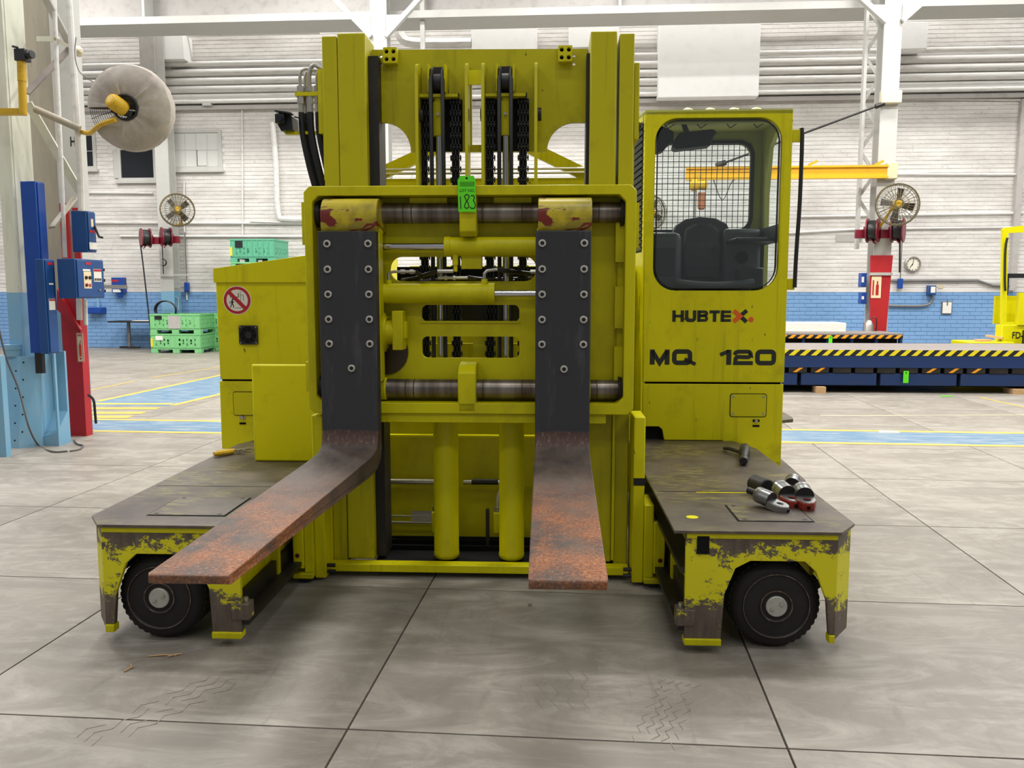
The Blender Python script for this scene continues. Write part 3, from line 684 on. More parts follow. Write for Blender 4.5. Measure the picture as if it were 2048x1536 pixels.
# --- forks
def forkpart(xl, xr, shear, cx):
    prof = [(4.36, 1.902), (4.36, .865), (4.345, .815), (4.31, .782), (4.25, .765), (4.15, .757), (2.585, .702), (2.573, .696), (2.573, .672), (2.585, .667), (4.22, .664), (4.33, .678), (4.41, .712), (4.442, .77), (4.442, 1.902)]
    b = B().plate(prof, [], 'x', xl, xr)
    for v in b.v:
        if v.y < 4.31: v.x -= shear*(4.31-v.y)/1.73
        if v.y < 2.62: v.x += (.018 if v.x < (xl+xr)/2-shear else -.018)*((2.62-v.y)/.047)
    f = tp('fork', b, m_fork, 'long L-shaped lifting fork, black shank and rusty blade', bevel=.006)
    h = part(f, 'fork_hanger', B().box(xl+.006, xr+.004, 4.442, 4.54, 1.12, 1.92), m_yel, bevel=.004)
    for z in (2.008, 1.068):
        if z > 2: s = B().plate([(4.50, 1.90), (4.39, 1.90), (4.375, 1.93)]+[(4.465-.09*cos(radians(a)), 1.985+.09*sin(radians(a))) for a in range(0, 91, 15)]+[(4.57, 2.078)]+[(4.57+.060*sin(radians(a)), 1.995+.083*cos(radians(a))) for a in range(15, 91, 15)]+[(4.63, 1.90)], [], 'x', xl+.012, xr+.003)
        else: s = B().cyl((xl+.01, 4.57, z), (xr+.01, 4.57, z), .062, 28)
        part(f, 'fork_sleeve', s, m_sleeve if z > 2 else m_yel, 'yellow sleeve smeared with red and brown grease' if z > 2 else None, bevel=.006)
    zs = [1.838, 1.708, 1.580, 1.452, 1.325]
    for i, z in enumerate(zs):
        for s in (-1, 1): fork_bolt(f, cx+s*.106, z)
    fork_bolt(f, cx+.008*(1 if cx < -.5 else 1), 1.198)
    return f
bolt0 = []
def fork_bolt(f, x, z):
    if not bolt0:
        b = B().lathe((x, 4.36, z), (x, 4.352, z), [(0, .0195), (.7, .0195), (1, .017), (1, .0105), (.2, .0105)], 18)
        b.m = 0; o = part(f, 'bolt', b, m_bolt); bolt0.append(o)
        k = part(f, 'bolt_socket', B().lathe((x, 4.3585, z), (x, 4.3545, z), [(0, .0105), (.3, .0105), (1, .006)], 6), m_dark); bolt0.append(k); bolt0.append((x, z))
    else:
        x0, z0 = bolt0[2]
        for o in bolt0[:2]: dup(o, f, (x-x0, 0, z-z0))
forkpart(-1.190, -.893, .105, -1.036)
forkpart(-.074, .208, .006, .066)

# --- hoses and camera on the left of the mast
hb = tp('hose_bracket', B().box(-1.395, -1.235, 4.72, 4.80, 2.655, 2.675).box(-1.262, -1.235, 4.70, 4.85, 2.45, 2.79), m_yel)
for i, x in enumerate((-1.368, -1.318, -1.275)):
    for j, dy in enumerate((0, .035)):
        if i == 1 and j: continue
        xx = x+.018*j; y = 4.74+dy
        part(hb, 'pipe_elbow', B().tube([(xx, y, 2.68), (xx, y, 2.77), (xx+.025, y, 2.80+.02*(i == 1)), (xx+.09, y, 2.79)], .009+.004*(i == 1), 8, 4), m_zinc)
        part(hb, 'hose_ferrule', B().cyl((xx, y, 2.56), (xx, y, 2.655), .015+.003*(i == 1), 8).cyl((xx, y, 2.615), (xx, y, 2.655), .02, 6).cyl((xx, y, 2.68), (xx, y, 2.71), .02, 6), m_zinc)
        part(hb, 'black_hose', B().tube([(xx, y, 2.57), (xx+.005, y+.0, 2.45), (xx+.035, y+.01, 2.28), (xx+.075, y+.03, 2.10), (xx+.09, y+.06, 1.95)], .019 if i == 1 else .016, 8, 5), m_hose)
cb = tp('camera_bracket', B().box(-1.46, -1.235, 4.74, 4.77, 2.455, 2.47), m_yel)
c = B().plate([(-1.50, 2.52), (-1.475, 2.57), (-1.41, 2.545), (-1.405, 2.47), (-1.47, 2.465)], [], 'y', 4.70, 4.82)
c.beam((-1.49, 4.68, 2.565), (-1.40, 4.68, 2.55), .05, .01).box(-1.49, -1.44, 4.66, 4.70, 2.50, 2.55).tube([(-1.41, 4.75, 2.55), (-1.36, 4.76, 2.54), (-1.33, 4.76, 2.5)], .005, 6)
part(cb, 'mast_camera', c, m_bplas, bevel=.004)
part(cb, 'camera_lens', B().cyl((-1.455, 4.69, 2.525), (-1.462, 4.65, 2.522), .016, 12), m_dglass)
# --- operator cab
F = 5.884
win = rrect(.702, 1.540, 1.60, 2.745, .15, 8)
cabp = tp('cab_front', B().plate([(.645, .972), (.634, 2.79), (1.609, 2.795), (1.609, .972)], [win], 'y', F, F+.035), m_grim, 'yellow front of the operator cab with a big rounded window', bevel=.004)
def inset(p, d):
    cx = sum(q[0] for q in p)/len(p); cz = sum(q[1] for q in p)/len(p)
    return [(q[0]-math.copysign(d, q[0]-cx), q[1]-math.copysign(d, q[1]-cz)) for q in p]
part(cabp, 'window_seal', B().plate(inset(win, -.012), [rrect(.720, 1.522, 1.618, 2.727, .135, 8)], 'y', F-.008, F+.02), m_black, 'black rubber seal')
part(cabp, 'window_pane', B().plate(rrect(.716, 1.526, 1.614, 2.731, .135, 8), [], 'y', F+.004, F+.010), m_glass)
# lower front panel with notch
part(cabp, 'lower_panel', B().plate([(.648, .66), (.648, .958), (1.607, .958), (1.607, .413), (1.35, .413), (1.2, .565), (.80, .565), (.785, .64), (.76, .66)], [], 'y', F+.002, F+.04), m_grim, bevel=.003)
part(cabp, 'dark_recess', bx(.655, .81, F+.045, F+.3, .562, .67), m_hole)
part(cabp, 'panel_gap', bx(.64, 1.59, F+.02, F+.05, .950, .98), m_hole)
sc = part(cabp, 'service_cover', B().plate(rrect(1.250, 1.492, .735, .889, .015), [], 'y', F-.004, F+.002), m_yel, bevel=.002)
part(cabp, 'cover_gap', B().plate(rrect(1.245, 1.497, .730, .894, .018), [rrect(1.250, 1.492, .735, .889, .015)], 'y', F-.0005, F+.0018), m_hole)
for x in (1.268, 1.474):
    for z in (.752, .872): part(cabp, 'cover_screw', B().cyl((x, F-.006, z), (x, F-.003, z), .009, 10), m_zinc)
part(cabp, 'lock_knob', B().cyl((1.428, F-.012, .704), (1.428, F, .704), .011, 10), m_zinc); part(cabp, 'lock_slot', bx(1.405, 1.452, F-.001, F+.003, .697, .713), m_hole); part(cabp, 'lock_slot', bx(1.405, 1.452, F-.001, F+.003, .662, .675), m_hole)
# left chamfer side with louvred grille
def side_plate_pts(z0, z1, x0=.632, y0=F, x1=.575, y1=6.25): return [(x0, y0, z0), (x1, y1, z0), (x1+.02, y1, z0), (x0+.03, y0+.02, z0), (x0, y0, z1), (x1, y1, z1), (x1+.02, y1, z1), (x0+.03, y0+.02, z1)]
sp_ = B().hexa(side_plate_pts(.57, 1.86)).hexa(side_plate_pts(2.74, 2.79)).hexa(side_plate_pts(1.86, 2.74, .583, 6.20, .575, 6.25)).hexa(side_plate_pts(1.86, 2.74, .632, F, .626, F+.03))
part(cabp, 'side_panel', sp_, m_yhi)
gb = B()
for k in range(20):
    z = 1.88+k*.043
    gb.hexa([(.622, F+.03, z), (.580, 6.2, z-.02), (.592, 6.2, z-.02), (.636, F+.03, z), (.612, F+.03, z+.022), (.570, 6.2, z+.006), (.582, 6.2, z+.006), (.626, F+.03, z+.022)])
gb.hexa(side_plate_pts(1.86, 2.74, .634, F+.03, .592, 6.2))
part(cabp, 'louvre_grille', gb, m_bplas, 'black slatted air grille')
# roof, sides, rear wall
RY = 6.62
b = B().plate([(.632, F), (.575, 6.25), (.575, RY), (1.605, RY), (1.605, F)], [], 'z', 2.77, 2.80); b.box(.62, 1.59, F+.04, F+.08, 2.72, 2.775)
part(cabp, 'cab_roof', b, m_olive)
b = B().plate(rect(.575, 1.605, 1.2, 2.77), [rrect(.62, 1.498, 2.05, 2.69, .10)], 'y', RY-.05, RY)
part(cabp, 'rear_wall', b, m_olive)
# rear pillar curves into the roof on the right side
b = B().plate([(6.40, 1.2), (6.42, 2.3), (6.35, 2.62), (6.2, 2.70), (F+.03, 2.71), (F+.03, 2.77), (RY, 2.77), (RY, 1.2)], [], 'x', 1.575, 1.605)
part(cabp, 'door_pillar', b, m_olive)
b = B().plate([(F+.04, 1.93), (6.45, 1.93), (6.45, 2.05), (F+.04, 2.05)], [], 'x', 1.55, 1.575).plate([(F+.04, 1.45), (6.45, 1.45), (6.45, 1.60), (F+.04, 1.60)], [], 'x', 1.55, 1.575)
b.plate([(F+.04, 1.60), (F+.07, 1.60), (F+.07, 1.93), (F+.04, 1.93)], [], 'x', 1.55, 1.575)
part(cabp, 'door_frame', b, m_bplas, 'black waist rail of the door')
part(cabp, 'door_panel', bx(1.57, 1.605, F+.04, RY, .56, 1.47), m_grim)
part(cabp, 'cab_floor', bx(.52, 1.60, F+.05, RY-.02, .56, .60), m_dark)
part(cabp, 'dashboard', B().box(.62, 1.5, F+.05, F+.16, 1.3, 1.585), m_bplas, bevel=.02)
# rear wire mesh
b = B()
x = .635
while x < 1.498: b.box(x-.0022, x+.0022, RY-.075, RY-.0706, 2.05, 2.69); x += .0405
z = 2.07
while z < 2.69: b.box(.62, 1.498, RY-.079, RY-.0746, z-.0022, z+.0022); z += .0405
part(cabp, 'wire_mesh', b, m_bplas, 'black wire mesh over the rear window', kind='stuff')
part(cabp, 'rear_window_seal', B().plate(rrect(.60, 1.515, 2.03, 2.71, .11), [rrect(.625, 1.49, 2.055, 2.685, .095)], 'y', RY-.085, RY-.045), m_black)
# lights on the roof
for x in (.93, 1.08, 1.24, 1.39):
    part(cabp, 'roof_lamp_cover', B().ellipsoid((x, 6.0, 2.800), .045, .05, .034, 18, 8), m_yclear)
for x in (.76, .98, 1.18, 1.36):
    part(cabp, 'roof_bracket', B().tube([(x, F+.1, 2.74), (x+.04, F+.12, 2.70), (x+.10, F+.12, 2.74)], .004, 6), m_dark)
# roof top and bottom camera on the mast side
part(cabp, 'corner_lamp', B().cyl((.585, F+.03, 2.70), (.56, F, 2.70), .03, 12).box(.545, .575, F, F+.05, 2.68, 2.75), m_bplas)
# hanging work light bundle inside the top corner
b = B().plate([(.86, 2.60), (.875, 2.655), (.90, 2.70), (1.06, 2.715), (1.14, 2.72), (1.165, 2.69), (1.145, 2.685), (1.12, 2.61), (1.0, 2.598), (.88, 2.585)], [], 'y', 6.15, 6.3)
b.plate([(.74, 2.56), (.74, 2.75), (.80, 2.73), (.86, 2.70), (.855, 2.64), (.81, 2.60), (.79, 2.57)], [], 'y', 6.12, 6.25)
b.beam((.96, 6.2, 2.70), (.93, 6.2, 2.78), .06, .03)
part(cabp, 'hanging_pouch', b, m_black, 'black hanging work lights in the top corner', bevel=.01)
# seat
st = tp('operator_seat', B().plate([(.885, 1.66), (.88, 1.80), (.90, 2.02), (.93, 2.08), (1.0, 2.125), (1.10, 2.14), (1.22, 2.13), (1.30, 2.09), (1.335, 2.02), (1.365, 1.80), (1.37, 1.66)], [], 'y', 6.42, 6.50), m_seat, 'black operator seat with a tall rounded backrest', bevel=.03)
part(st, 'backrest_pad', B().plate([(.98, 1.70), (.97, 1.88), (.99, 2.05), (1.06, 2.09), (1.18, 2.09), (1.24, 2.05), (1.26, 1.88), (1.26, 1.70)], [], 'y', 6.38, 6.43), m_seat, bevel=.02)
part(st, 'seat_cushion', B().box(.88, 1.40, 6.0, 6.40, 1.56, 1.655), m_seat, bevel=.04)
part(st, 'seat_base', B().box(.98, 1.30, 6.05, 6.38, .6, 1.56), m_dark)
part(st, 'cushion_roll', B().tube([(.88, 6.02, 1.655), (.96, 6.0, 1.642), (1.14, 5.99, 1.632), (1.32, 6.0, 1.642), (1.41, 6.02, 1.655)], .03, 10, 4), m_grey)
part(st, 'seat_control', B().cyl((1.22, 6.375, 1.90), (1.22, 6.36, 1.90), .028, 14), m_bplas)
for z in (1.70, 1.75): part(st, 'seat_rib', bx(1.0, 1.24, 6.375, 6.385, z, z+.03), m_bplas)
c1 = tp('armrest_console', B().box(.62, .93, 6.10, 6.45, 1.30, 2.01), m_grey, 'grey control console beside the seat', bevel=.05)
part(c1, 'console_tray', bx(.68, .88, 6.095, 6.105, 1.70, 1.90), m_bplas)
c2 = tp('armrest', B().box(1.26, 1.54, 6.35, 6.55, 1.60, 2.05), m_grey, bevel=.03)
part(c2, 'armrest_top', bx(1.28, 1.56, 6.02, 6.36, 1.935, 1.965), m_bplas, bevel=.01)
part(c2, 'document_box', B().box(1.33, 1.50, 6.1, 6.25, 1.62, 1.76), m_bplas, bevel=.01)
part(c2, 'speaker', B().cyl((1.40, 6.34, 1.84), (1.40, 6.345, 1.84), .045, 18), m_hole)
tp('steering_column', B().beam((1.03, F+.15, 1.2), (1.04, F+.20, 1.60), .05, .05).cyl((1.04, F+.2, 1.6), (1.04, F+.21, 1.605), .02, 12), m_bplas)
# grab rail beside the door
g = tp('grab_rail', B().tube([(1.665, F+.02, 2.66), (1.672, F, 2.63), (1.672, F, 2.2), (1.664, F, 1.95), (1.660, F, 1.80), (1.658, F, 1.62)], .0135, 10, 3), m_black, 'tall black grab rail')
part(g, 'rail_bracket', bx(1.609, 1.668, F, F+.03, 2.585, 2.665), m_yel, bevel=.003); part(g, 'rail_bracket', bx(1.609, 1.658, F, F+.03, 1.605, 1.68), m_yel, bevel=.003)
# access steps on the right side
tp('access_step', B().plate([(1.605, 5.9), (1.605, 6.5), (1.72, 6.5), (1.72, 6.05), (1.70, 5.95)], [], 'z', .685, .71), m_deck, 'scuffed steel step', bevel=.004)
tp('access_step', B().plate([(1.605, 5.5), (1.605, 6.5), (1.74, 6.5), (1.70, 5.62), (1.66, 5.52)], [], 'z', .33, .352), m_deck, 'scuffed steel step', bevel=.004)
tp('step_frame', B().box(1.36, 1.61, 5.9, 6.6, .33, .44), m_grim)

# --- lettering: thick strokes laid on the panel
def stroke(b, pts, t, y, closed=False):
    n = len(pts); P = [Vector((p[0], p[1])) for p in pts]; lft = []; rgt = []
    for i in range(n):
        if closed or 0 < i < n-1:
            a = (P[i]-P[i-1]).normalized(); c = (P[(i+1) % n]-P[i]).normalized()
        elif i == 0: a = c = (P[1]-P[0]).normalized()
        else: a = c = (P[-1]-P[-2]).normalized()
        na = Vector((-a.y, a.x)); nc = Vector((-c.y, c.x)); m = (na+nc).normalized(); k = (t/2)/max(.45, m.dot(na))
        lft.append(P[i]+m*k); rgt.append(P[i]-m*k)
    rng = range(n if closed else n-1)
    for i in rng:
        j = (i+1) % n; q = [lft[i], lft[j], rgt[j], rgt[i]]
        b.hexa([(v.x, y-.0012, v.y) for v in q]+[(v.x, y, v.y) for v in q])
def rl(w, h, t, r=.22, parts=None):
    pass
def glyph(b, ch, x, z, w, h, t, y):
    """x,z lower-left of the letter box"""
    X0, X1, Z0, Z1 = x+t/2, x+w-t/2, z+t*.42, z+h-t*.42; tt = t; r = h*.2
    def C(cx, cz, a0, a1, rr=r): return [(cx+rr*cos(radians(a0+(a1-a0)*i/4)), cz+rr*sin(radians(a0+(a1-a0)*i/4))) for i in range(5)]
    s = lambda pts, closed=False, k=1: stroke(b, pts, tt*k, y, closed)
    zm = (Z0+Z1)/2; z0, z1 = z, z+h
    if ch == 'H': s([(X0, z0), (X0, z1)]); s([(X1, z0), (X1, z1)]); s([(X0, zm), (X1, zm)], k=.8)
    elif ch == 'U': s([(X0, z1), (X0, Z0+r)]+C(X0+r, Z0+r, 180, 270)+C(X1-r, Z0+r, 270, 360)+[(X1, z1)])
    elif ch == 'B':
        s([(X0, z0), (X0, z1)]); s([(X0, Z1)]+C(X1-r*.8, Z1-r*.8, 90, 0, r*.8)+C(X1-r*.8, zm+r*.3+r*.5, 0, -90, r*.5)+[(X0, zm)], k=.8); s([(X0, Z0)]+C(X1-r*.8, Z0+r*.8, -90, 0, r*.8)+C(X1-r*.8, zm-r*.3, 0, 90, r*.5)+[(X0, zm)], k=.8)
    elif ch == 'T': s([(x, Z1), (x+w, Z1)], k=.85); s([(x+w/2, z0), (x+w/2, Z1)])
    elif ch == 'E': s([(X0, z0), (X0, z1)]); [s([(X0, q), (x+w, q)], k=.8) for q in (Z0, zm, Z1)]
    elif ch == 'M': s([(X0, z0), (X0, z1)]); s([(X1, z0), (X1, z1)]); s([(X0, z1-t*.3), (x+w/2, z0+h*.12), (X1, z1-t*.3)], k=.9)
    elif ch in 'Q0':
        s(C(X1-r, Z1-r, 0, 90)+C(X0+r, Z1-r, 90, 180)+C(X0+r, Z0+r, 180, 270)+C(X1-r, Z0+r, 270, 360), True)
        if ch == 'Q': s([(x+w*.62, z+h*.38), (x+w+t*.75, z0+t*.1)], k=.8)
    elif ch == '1': s([(X1, z0), (X1, z1)]); s([(x+w*.02, z1-h*.34), (X1, z1-t*.3)], k=.75)
    elif ch == '2': s([(X0-t*.2, Z1-r*1.1), (X0+t*.1, Z1-r*.3)]+[(X0+r, Z1)]+C(X1-r, Z1-r, 90, 0)+C(X1-r, zm+r*.95, 0, -90, r*.9)+C(X0+r, zm-r*.75, 90, 180, r*.9)+[(X0, Z0), (x+w, Z0)], k=.9)
yy = F-.0005
let = B()
x = .838; h = .078; z = 1.387
for ch, w in zip('HUBTE', (.080, .077, .077, .070, .070)): glyph(let, ch, x, z, w, h, .0235, yy); x += w+.006
stroke(let, [(1.342, z+h), (1.298, z+h*.5), (1.342, z)], .027, yy-.0006)
part(cabp, 'lettering', let, m_letter, 'dark HUBTEX lettering', smooth=False)
lo2 = B(); stroke(lo2, [(1.254, z+h-.002), (1.298, z+h*.5), (1.254, z+.002)], .028, yy-.0015)
lo2.plate(circ(1.372, z+.016, .0175, 18), [], 'y', yy-.002, yy)
part(cabp, 'orange_lettering', lo2, m_orange, 'orange half of the X and orange dot', smooth=False)
mq = B()
glyph(mq, 'M', .690, 1.092, .135, .104, .033, yy); glyph(mq, 'Q', .842, 1.092, .138, .104, .031, yy)
part(cabp, 'model_lettering', mq, m_letter, 'dark MQ lettering', smooth=False); mq = B()
glyph(mq, '1', 1.168, 1.092, .078, .104, .034, yy); glyph(mq, '2', 1.258, 1.092, .135, .104, .030, yy); glyph(mq, '0', 1.408, 1.092, .142, .104, .031, yy)
part(cabp, 'model_lettering', mq, m_letter, 'dark 120 lettering', smooth=False)

# flat text from the built-in font, turned into a mesh (used for small signs)
def text_mesh(s, size, bold=0, sx=1.0):
    cu = bpy.data.curves.new('t', 'FONT'); cu.body = s; cu.size = size; cu.align_x = 'CENTER'; cu.align_y = 'CENTER'; cu.extrude = .0006; cu.offset = bold; cu.resolution_u = 3
    o = bpy.data.objects.new('t', cu); COL.objects.link(o)
    me = bpy.data.meshes.new_from_object(o.evaluated_get(bpy.context.evaluated_depsgraph_get()))
    bpy.data.objects.remove(o); vs = [(v.co.x*sx, -v.co.z, v.co.y) for v in me.vertices]; fs = [tuple(p.vertices) for p in me.polygons]
    bpy.data.meshes.remove(me); return vs, fs
def addtext(b, s, c, size, bold=0, sx=1.0):
    vs, fs = text_mesh(s, size, bold, sx); c = Vector(c); b.add([Vector(v)+c for v in vs], fs); return b
sl = B(); addtext(sl, 'HUBTEX.', (1.13, 6.378, 1.93), .045, 0, 1.4); part(st, 'seat_lettering', sl, m_grey, smooth=False)

# lot tag taped to the carriage top
y = 4.455
tg = thing(T, 'lot_tag', (-.43, y, 2.03), 'bright lime green lot tag reading LOT NO 183 hanging on the carriage top', 'tag')
part(tg, 'tag_card', B().plate([(-.476, 2.005), (-.479, 2.165), (-.466, 2.188), (-.396, 2.188), (-.386, 2.165), (-.384, 2.005)], [circ(-.432, 2.175, .006, 10)], 'y', y, y+.0015), m_lime)
b = B(); addtext(b, 'LOT NO.', (-.430, y-.0002, 2.112), .021, 0, .95)
for i in range(4): b.box(-.467, -.392, y-.0012, y, 2.136+i*.006, 2.1375+i*.006)
s = lambda pts: stroke(b, pts, .0042, y-.0004)
s([(-.465, 2.083), (-.463, 2.02)])
s([(-.421, 2.088), (-.433, 2.094), (-.444, 2.084), (-.436, 2.066), (-.424, 2.048), (-.421, 2.03), (-.432, 2.021), (-.444, 2.030), (-.440, 2.048), (-.428, 2.065), (-.419, 2.080), (-.421, 2.088)])
s([(-.411, 2.086), (-.397, 2.088), (-.391, 2.078), (-.398, 2.062), (-.390, 2.050), (-.387, 2.035), (-.394, 2.023), (-.408, 2.022), (-.415, 2.03)])
part(tg, 'tag_writing', b, m_ink, smooth=False)
part(tg, 'tag_eyelet', B().cyl((-.432, y+.0012, 2.175), (-.432, y+.0018, 2.175), .008, 10), m_hole)

# --- tools lying on the decks (z = top of the deck)
DZ = .5635
pl = thing(T, 'wire_stripper', tuple(T.Z(465, 911, DZ)), 'yellow handled pliers lying on the left deck', 'pliers')
a = T.Z(428, 914, DZ); c = T.Z(466, 908, DZ); e = T.Z(500, 902, DZ)
b = B().tube([a+Vector((0, 0, .018)), (a+c)/2+Vector((0, -.012, .018)), c+Vector((0, 0, .018))], .016, 8, 3).tube([a+Vector((.0, .06, .016)), (a+c)/2+Vector((0, .06, .016)), c+Vector((0, .03, .016))], .014, 8, 3)
part(pl, 'handle', b, m_oyel)
part(pl, 'jaw', B().beam(c+Vector((0, .015, .018)), e+Vector((0, 0, .014)), .02, .012).cyl(c+Vector((.035, 0, .008)), c+Vector((.035, 0, .03)), .014, 10).cyl(c+Vector((.07, 0, .008)), c+Vector((.07, 0, .028)), .011, 10), m_zinc)
# black threaded pin with handle
p = T.Z(1487, 925, DZ+.02); q = T.Z(1490, 895, DZ+.03)
pn = thing(T, 'hydraulic_coupling', (p.x, p.y, DZ), 'black cylindrical hydraulic coupling lying near the back of the right deck', 'coupling')
r0 = .028
b = B().lathe((p.x, p.y, DZ+r0), (q.x, q.y, DZ+r0+.005), [(0, .022), (.05, .028), (.16, .028), (.18, .02), (.26, .02), (.28, .026), (.5, .026), (.55, .034), (.9, .034), (1, .024)], 18); part(pn, 'coupling_body', b, m_dark)
part(pn, 'coupling_handle', B().tube([((p.x+q.x)/2, (p.y*.5+q.y*.5), DZ+.035), ((p.x+q.x)/2-.05, q.y-.02, DZ+.026), ((p.x+q.x)/2-.065, q.y+.06, DZ+.013)], .012, 8), m_dark)
# rod ends: round shank cut flat to an eye
m_rodred = M('red_dipped_paint', (150, 52, 40), .35, 0, .3, (100, 36, 28), 10); m_steelr = M('machined_steel', (150, 150, 150), .3, .85, .4, (90, 86, 84), 8)
def rod_end(x, y, yaw, R, Ln, label, red=True, thread=False, ondeck=DZ, roll=0):
    fr = Fr(T.yaw+yaw); Mi = fr.M.inverted() @ T.M; c = Mi @ Vector((x, y, ondeck))
    t = thing(fr, 'rod_end', c, label, 'rod end', 'steel rod ends piled on the right deck')
    cx, cy, cz = c.x, c.y, ondeck+R
    part(t, 'shank', B().lathe((cx, cy, cz), (cx, cy+Ln*.45, cz), [(0, R), (.55, R), (.56, R*.96), (.64, R*.96), (.65, R), (.95, R), (1, R*.93)], 28), m_steelr)
    # eye: lower half cylinder with flat top, hole through it
    pr = [(cx-R*.96, cy), (cx-R*.96, cy-Ln*.30), (cx-R*.6, cy-Ln*.47), (cx, cy-Ln*.55), (cx+R*.6, cy-Ln*.47), (cx+R*.96, cy-Ln*.30), (cx+R*.96, cy)]
    part(t, 'eye', B().plate(pr, [circ(cx, cy-Ln*.27, R*.42, 18)], 'z', cz-R*.93, cz+R*.02), m_rodred if red else m_steelr, 'red dipped eye' if red else None, bevel=R*.12)
    part(t, 'eye_face', B().plate([(cx+(a-cx)*.93, cy-.001+(d-cy)*.97) for a, d in pr], [circ(cx, cy-Ln*.27, R*.45, 18)], 'z', cz+R*.02, cz+R*.05), m_steelr)
    part(t, 'eye_bore', B().cyl((cx, cy-Ln*.27, cz-R*.9), (cx, cy-Ln*.27, cz-R*.1), R*.42, 18), m_hole)
    part(t, 'grease_port', B().cyl((cx, cy-Ln*.555, cz-R*.45), (cx, cy-Ln*.535, cz-R*.45), R*.2, 12), m_hole)
    part(t, 'shoulder_cut', B().plate([(cx+R*.985*cos(radians(a)), cz+R*.985*sin(radians(a))) for a in range(0, 181, 12)], [], 'y', cy-.0015, cy), m_dark)
    t.rotation_euler.x = radians(9); t.location.z += .006
    if thread: part(t, 'threaded_stud', B().cyl((cx, cy+Ln*.42, cz), (cx, cy+Ln*.75, cz), R*.42, 14), m_dark)
    return t
def dk(px, py, dz=0): v = T.Z(px, py, DZ+dz); return v.x, v.y
x, y = dk(1608, 1012); rod_end(x, y, radians(-4), .045, .175, 'red and steel rod end nearest the right edge of the deck')
x, y = dk(1572, 1008); rod_end(x, y, radians(12), .045, .175, 'red and steel rod end in the middle of the pile, left of the rightmost one', thread=True)
x, y = dk(1590, 992); rod_end(x, y+.06, radians(-20), .039, .15, 'rod end lying farthest back in the pile, behind the two red ones')
x, y = dk(1540, 1018); rod_end(x, y, radians(38), .039, .185, 'plain grey rod end without red paint, front left of the pile', red=False, thread=True)
x, y = dk(1541, 1000); fr5 = Fr(T.yaw+radians(18)); v = fr5.M.inverted() @ T.M @ Vector((x, y+.06, DZ))
t = thing(fr5, 'rod_end', v, 'dark rod end seen from its round flat end, back left of the pile', 'rod end', 'steel rod ends piled on the right deck')
part(t, 'shank', B().lathe((v.x, v.y, v.z+.046), (v.x, v.y+.12, v.z+.046), [(0, .040), (.04, .045), (1, .045)], 28), m_dark)
part(t, 'end_boss', B().cyl((v.x, v.y-.004, v.z+.046), (v.x, v.y, v.z+.046), .02, 18), m_bplas)
# ================================================================ THE HALL
R_ = ROOM
# floor: slabs with sawn joints between
fl = top(R_, 'floor', B().box(-24, 18, -6, 24.5, -.30, -.012), m_joint, kind='structure')
xs = [-.897+1.578*k for k in range(-14, 12)]; ys = [2.90+1.487*k for k in range(-5, 14)]
xs = [x for x in xs if -24 < x < 18]; ys = [-6]+[y for y in ys if -6 < y < 24]+[24.4]
g = .0045; rnd = random.Random(3)
for i in range(len(xs)-1):
    for j in range(len(ys)-1):
        s0, s1 = .016*(xs[i]-0), .016*(xs[i+1]-0)
        x0, x1, y0, y1 = xs[i]+g, xs[i+1]-g, ys[j]+g, ys[j+1]-g
        b = B().hexa([(x0, y0+s0, -.05), (x1, y0+s1, -.05), (x1, y1+s1, -.05), (x0, y1+s0, -.05), (x0, y0+s0, 0), (x1, y0+s1, 0), (x1, y1+s1, 0), (x0, y1+s0, 0)])
        n = (i*7+j*13+rnd.randint(0, 2)) % 3
        part(fl, 'concrete_slab', b, m_floors[0 if ys[j] < 5 else n], smooth=False)
# painted lanes, a millimetre of paint on the slabs
def paint(pts, m, z=.0015, name='painted_line'):
    q = [R_.Z(x, y, 0) for x, y in pts]; n = len(q)
    b = B().add([(v.x, v.y, z-.001) for v in q]+[(v.x, v.y, z) for v in q], [tuple(range(n))[::-1], tuple(range(n, 2*n))]+[(i, (i+1) % n, n+(i+1) % n, n+i) for i in range(n)])
    return part(fl, name, b, m, smooth=False)
def wl(a, c, w, m, z=.0025): # line between two floor points, width w metres
    a, c = R_.Z(*a), R_.Z(*c); d = (c-a).normalized(); n = Vector((-d.y, d.x, 0))*w/2; q = [a-n, c-n, c+n, a+n]
    b = B().hexa([(v.x, v.y, z-.001) for v in q]+[(v.x, v.y, z) for v in q]); return part(fl, 'painted_line', b, m, smooth=False)
A, Bp = R_.Z(185, 850), R_.Z(2048, 879)
d = (Bp-A); d.normalize(); A0 = A-d*4; B0 = Bp+d*5; n = Vector((-d.y, d.x, 0))
def strip(o, w, m, z, name):
    q = [A0+n*(o-w/2), B0+n*(o-w/2), B0+n*(o+w/2), A0+n*(o+w/2)]
    part(fl, name, B().hexa([(v.x, v.y, z-.001) for v in q]+[(v.x, v.y, z) for v in q]), m, smooth=False)
strip(0, .74, m_lane_b, .0015, 'painted_lane'); strip(.42, .10, m_lane_y, .0025, 'painted_line'); strip(-.42, .10, m_lane_y, .0025, 'painted_line')
paint([(130, 812), (345, 812), (620, 747), (900, 700), (520, 735), (436, 751), (205, 801), (130, 803)], m_lane_b, .0012, 'painted_lane')
wl((195, 803), (700, 695), .10, m_lane_y); wl((345, 811), (760, 712), .10, m_lane_y)
for i, y in enumerate((808, 817, 826, 834)):
    wl((140, y), (345-i*28, y), .16+.02*i, m_lane_y, .003)
wl((175, 782), (270, 762), .05, m_lane_y); wl((300, 756), (560, 715), .05, m_lane_y)
wl((1960, 795), (2120, 830), .05, m_lane_y); wl((1640, 832), (2100, 830), .05, M('faded_yellow_paint', (186, 178, 150), .6))

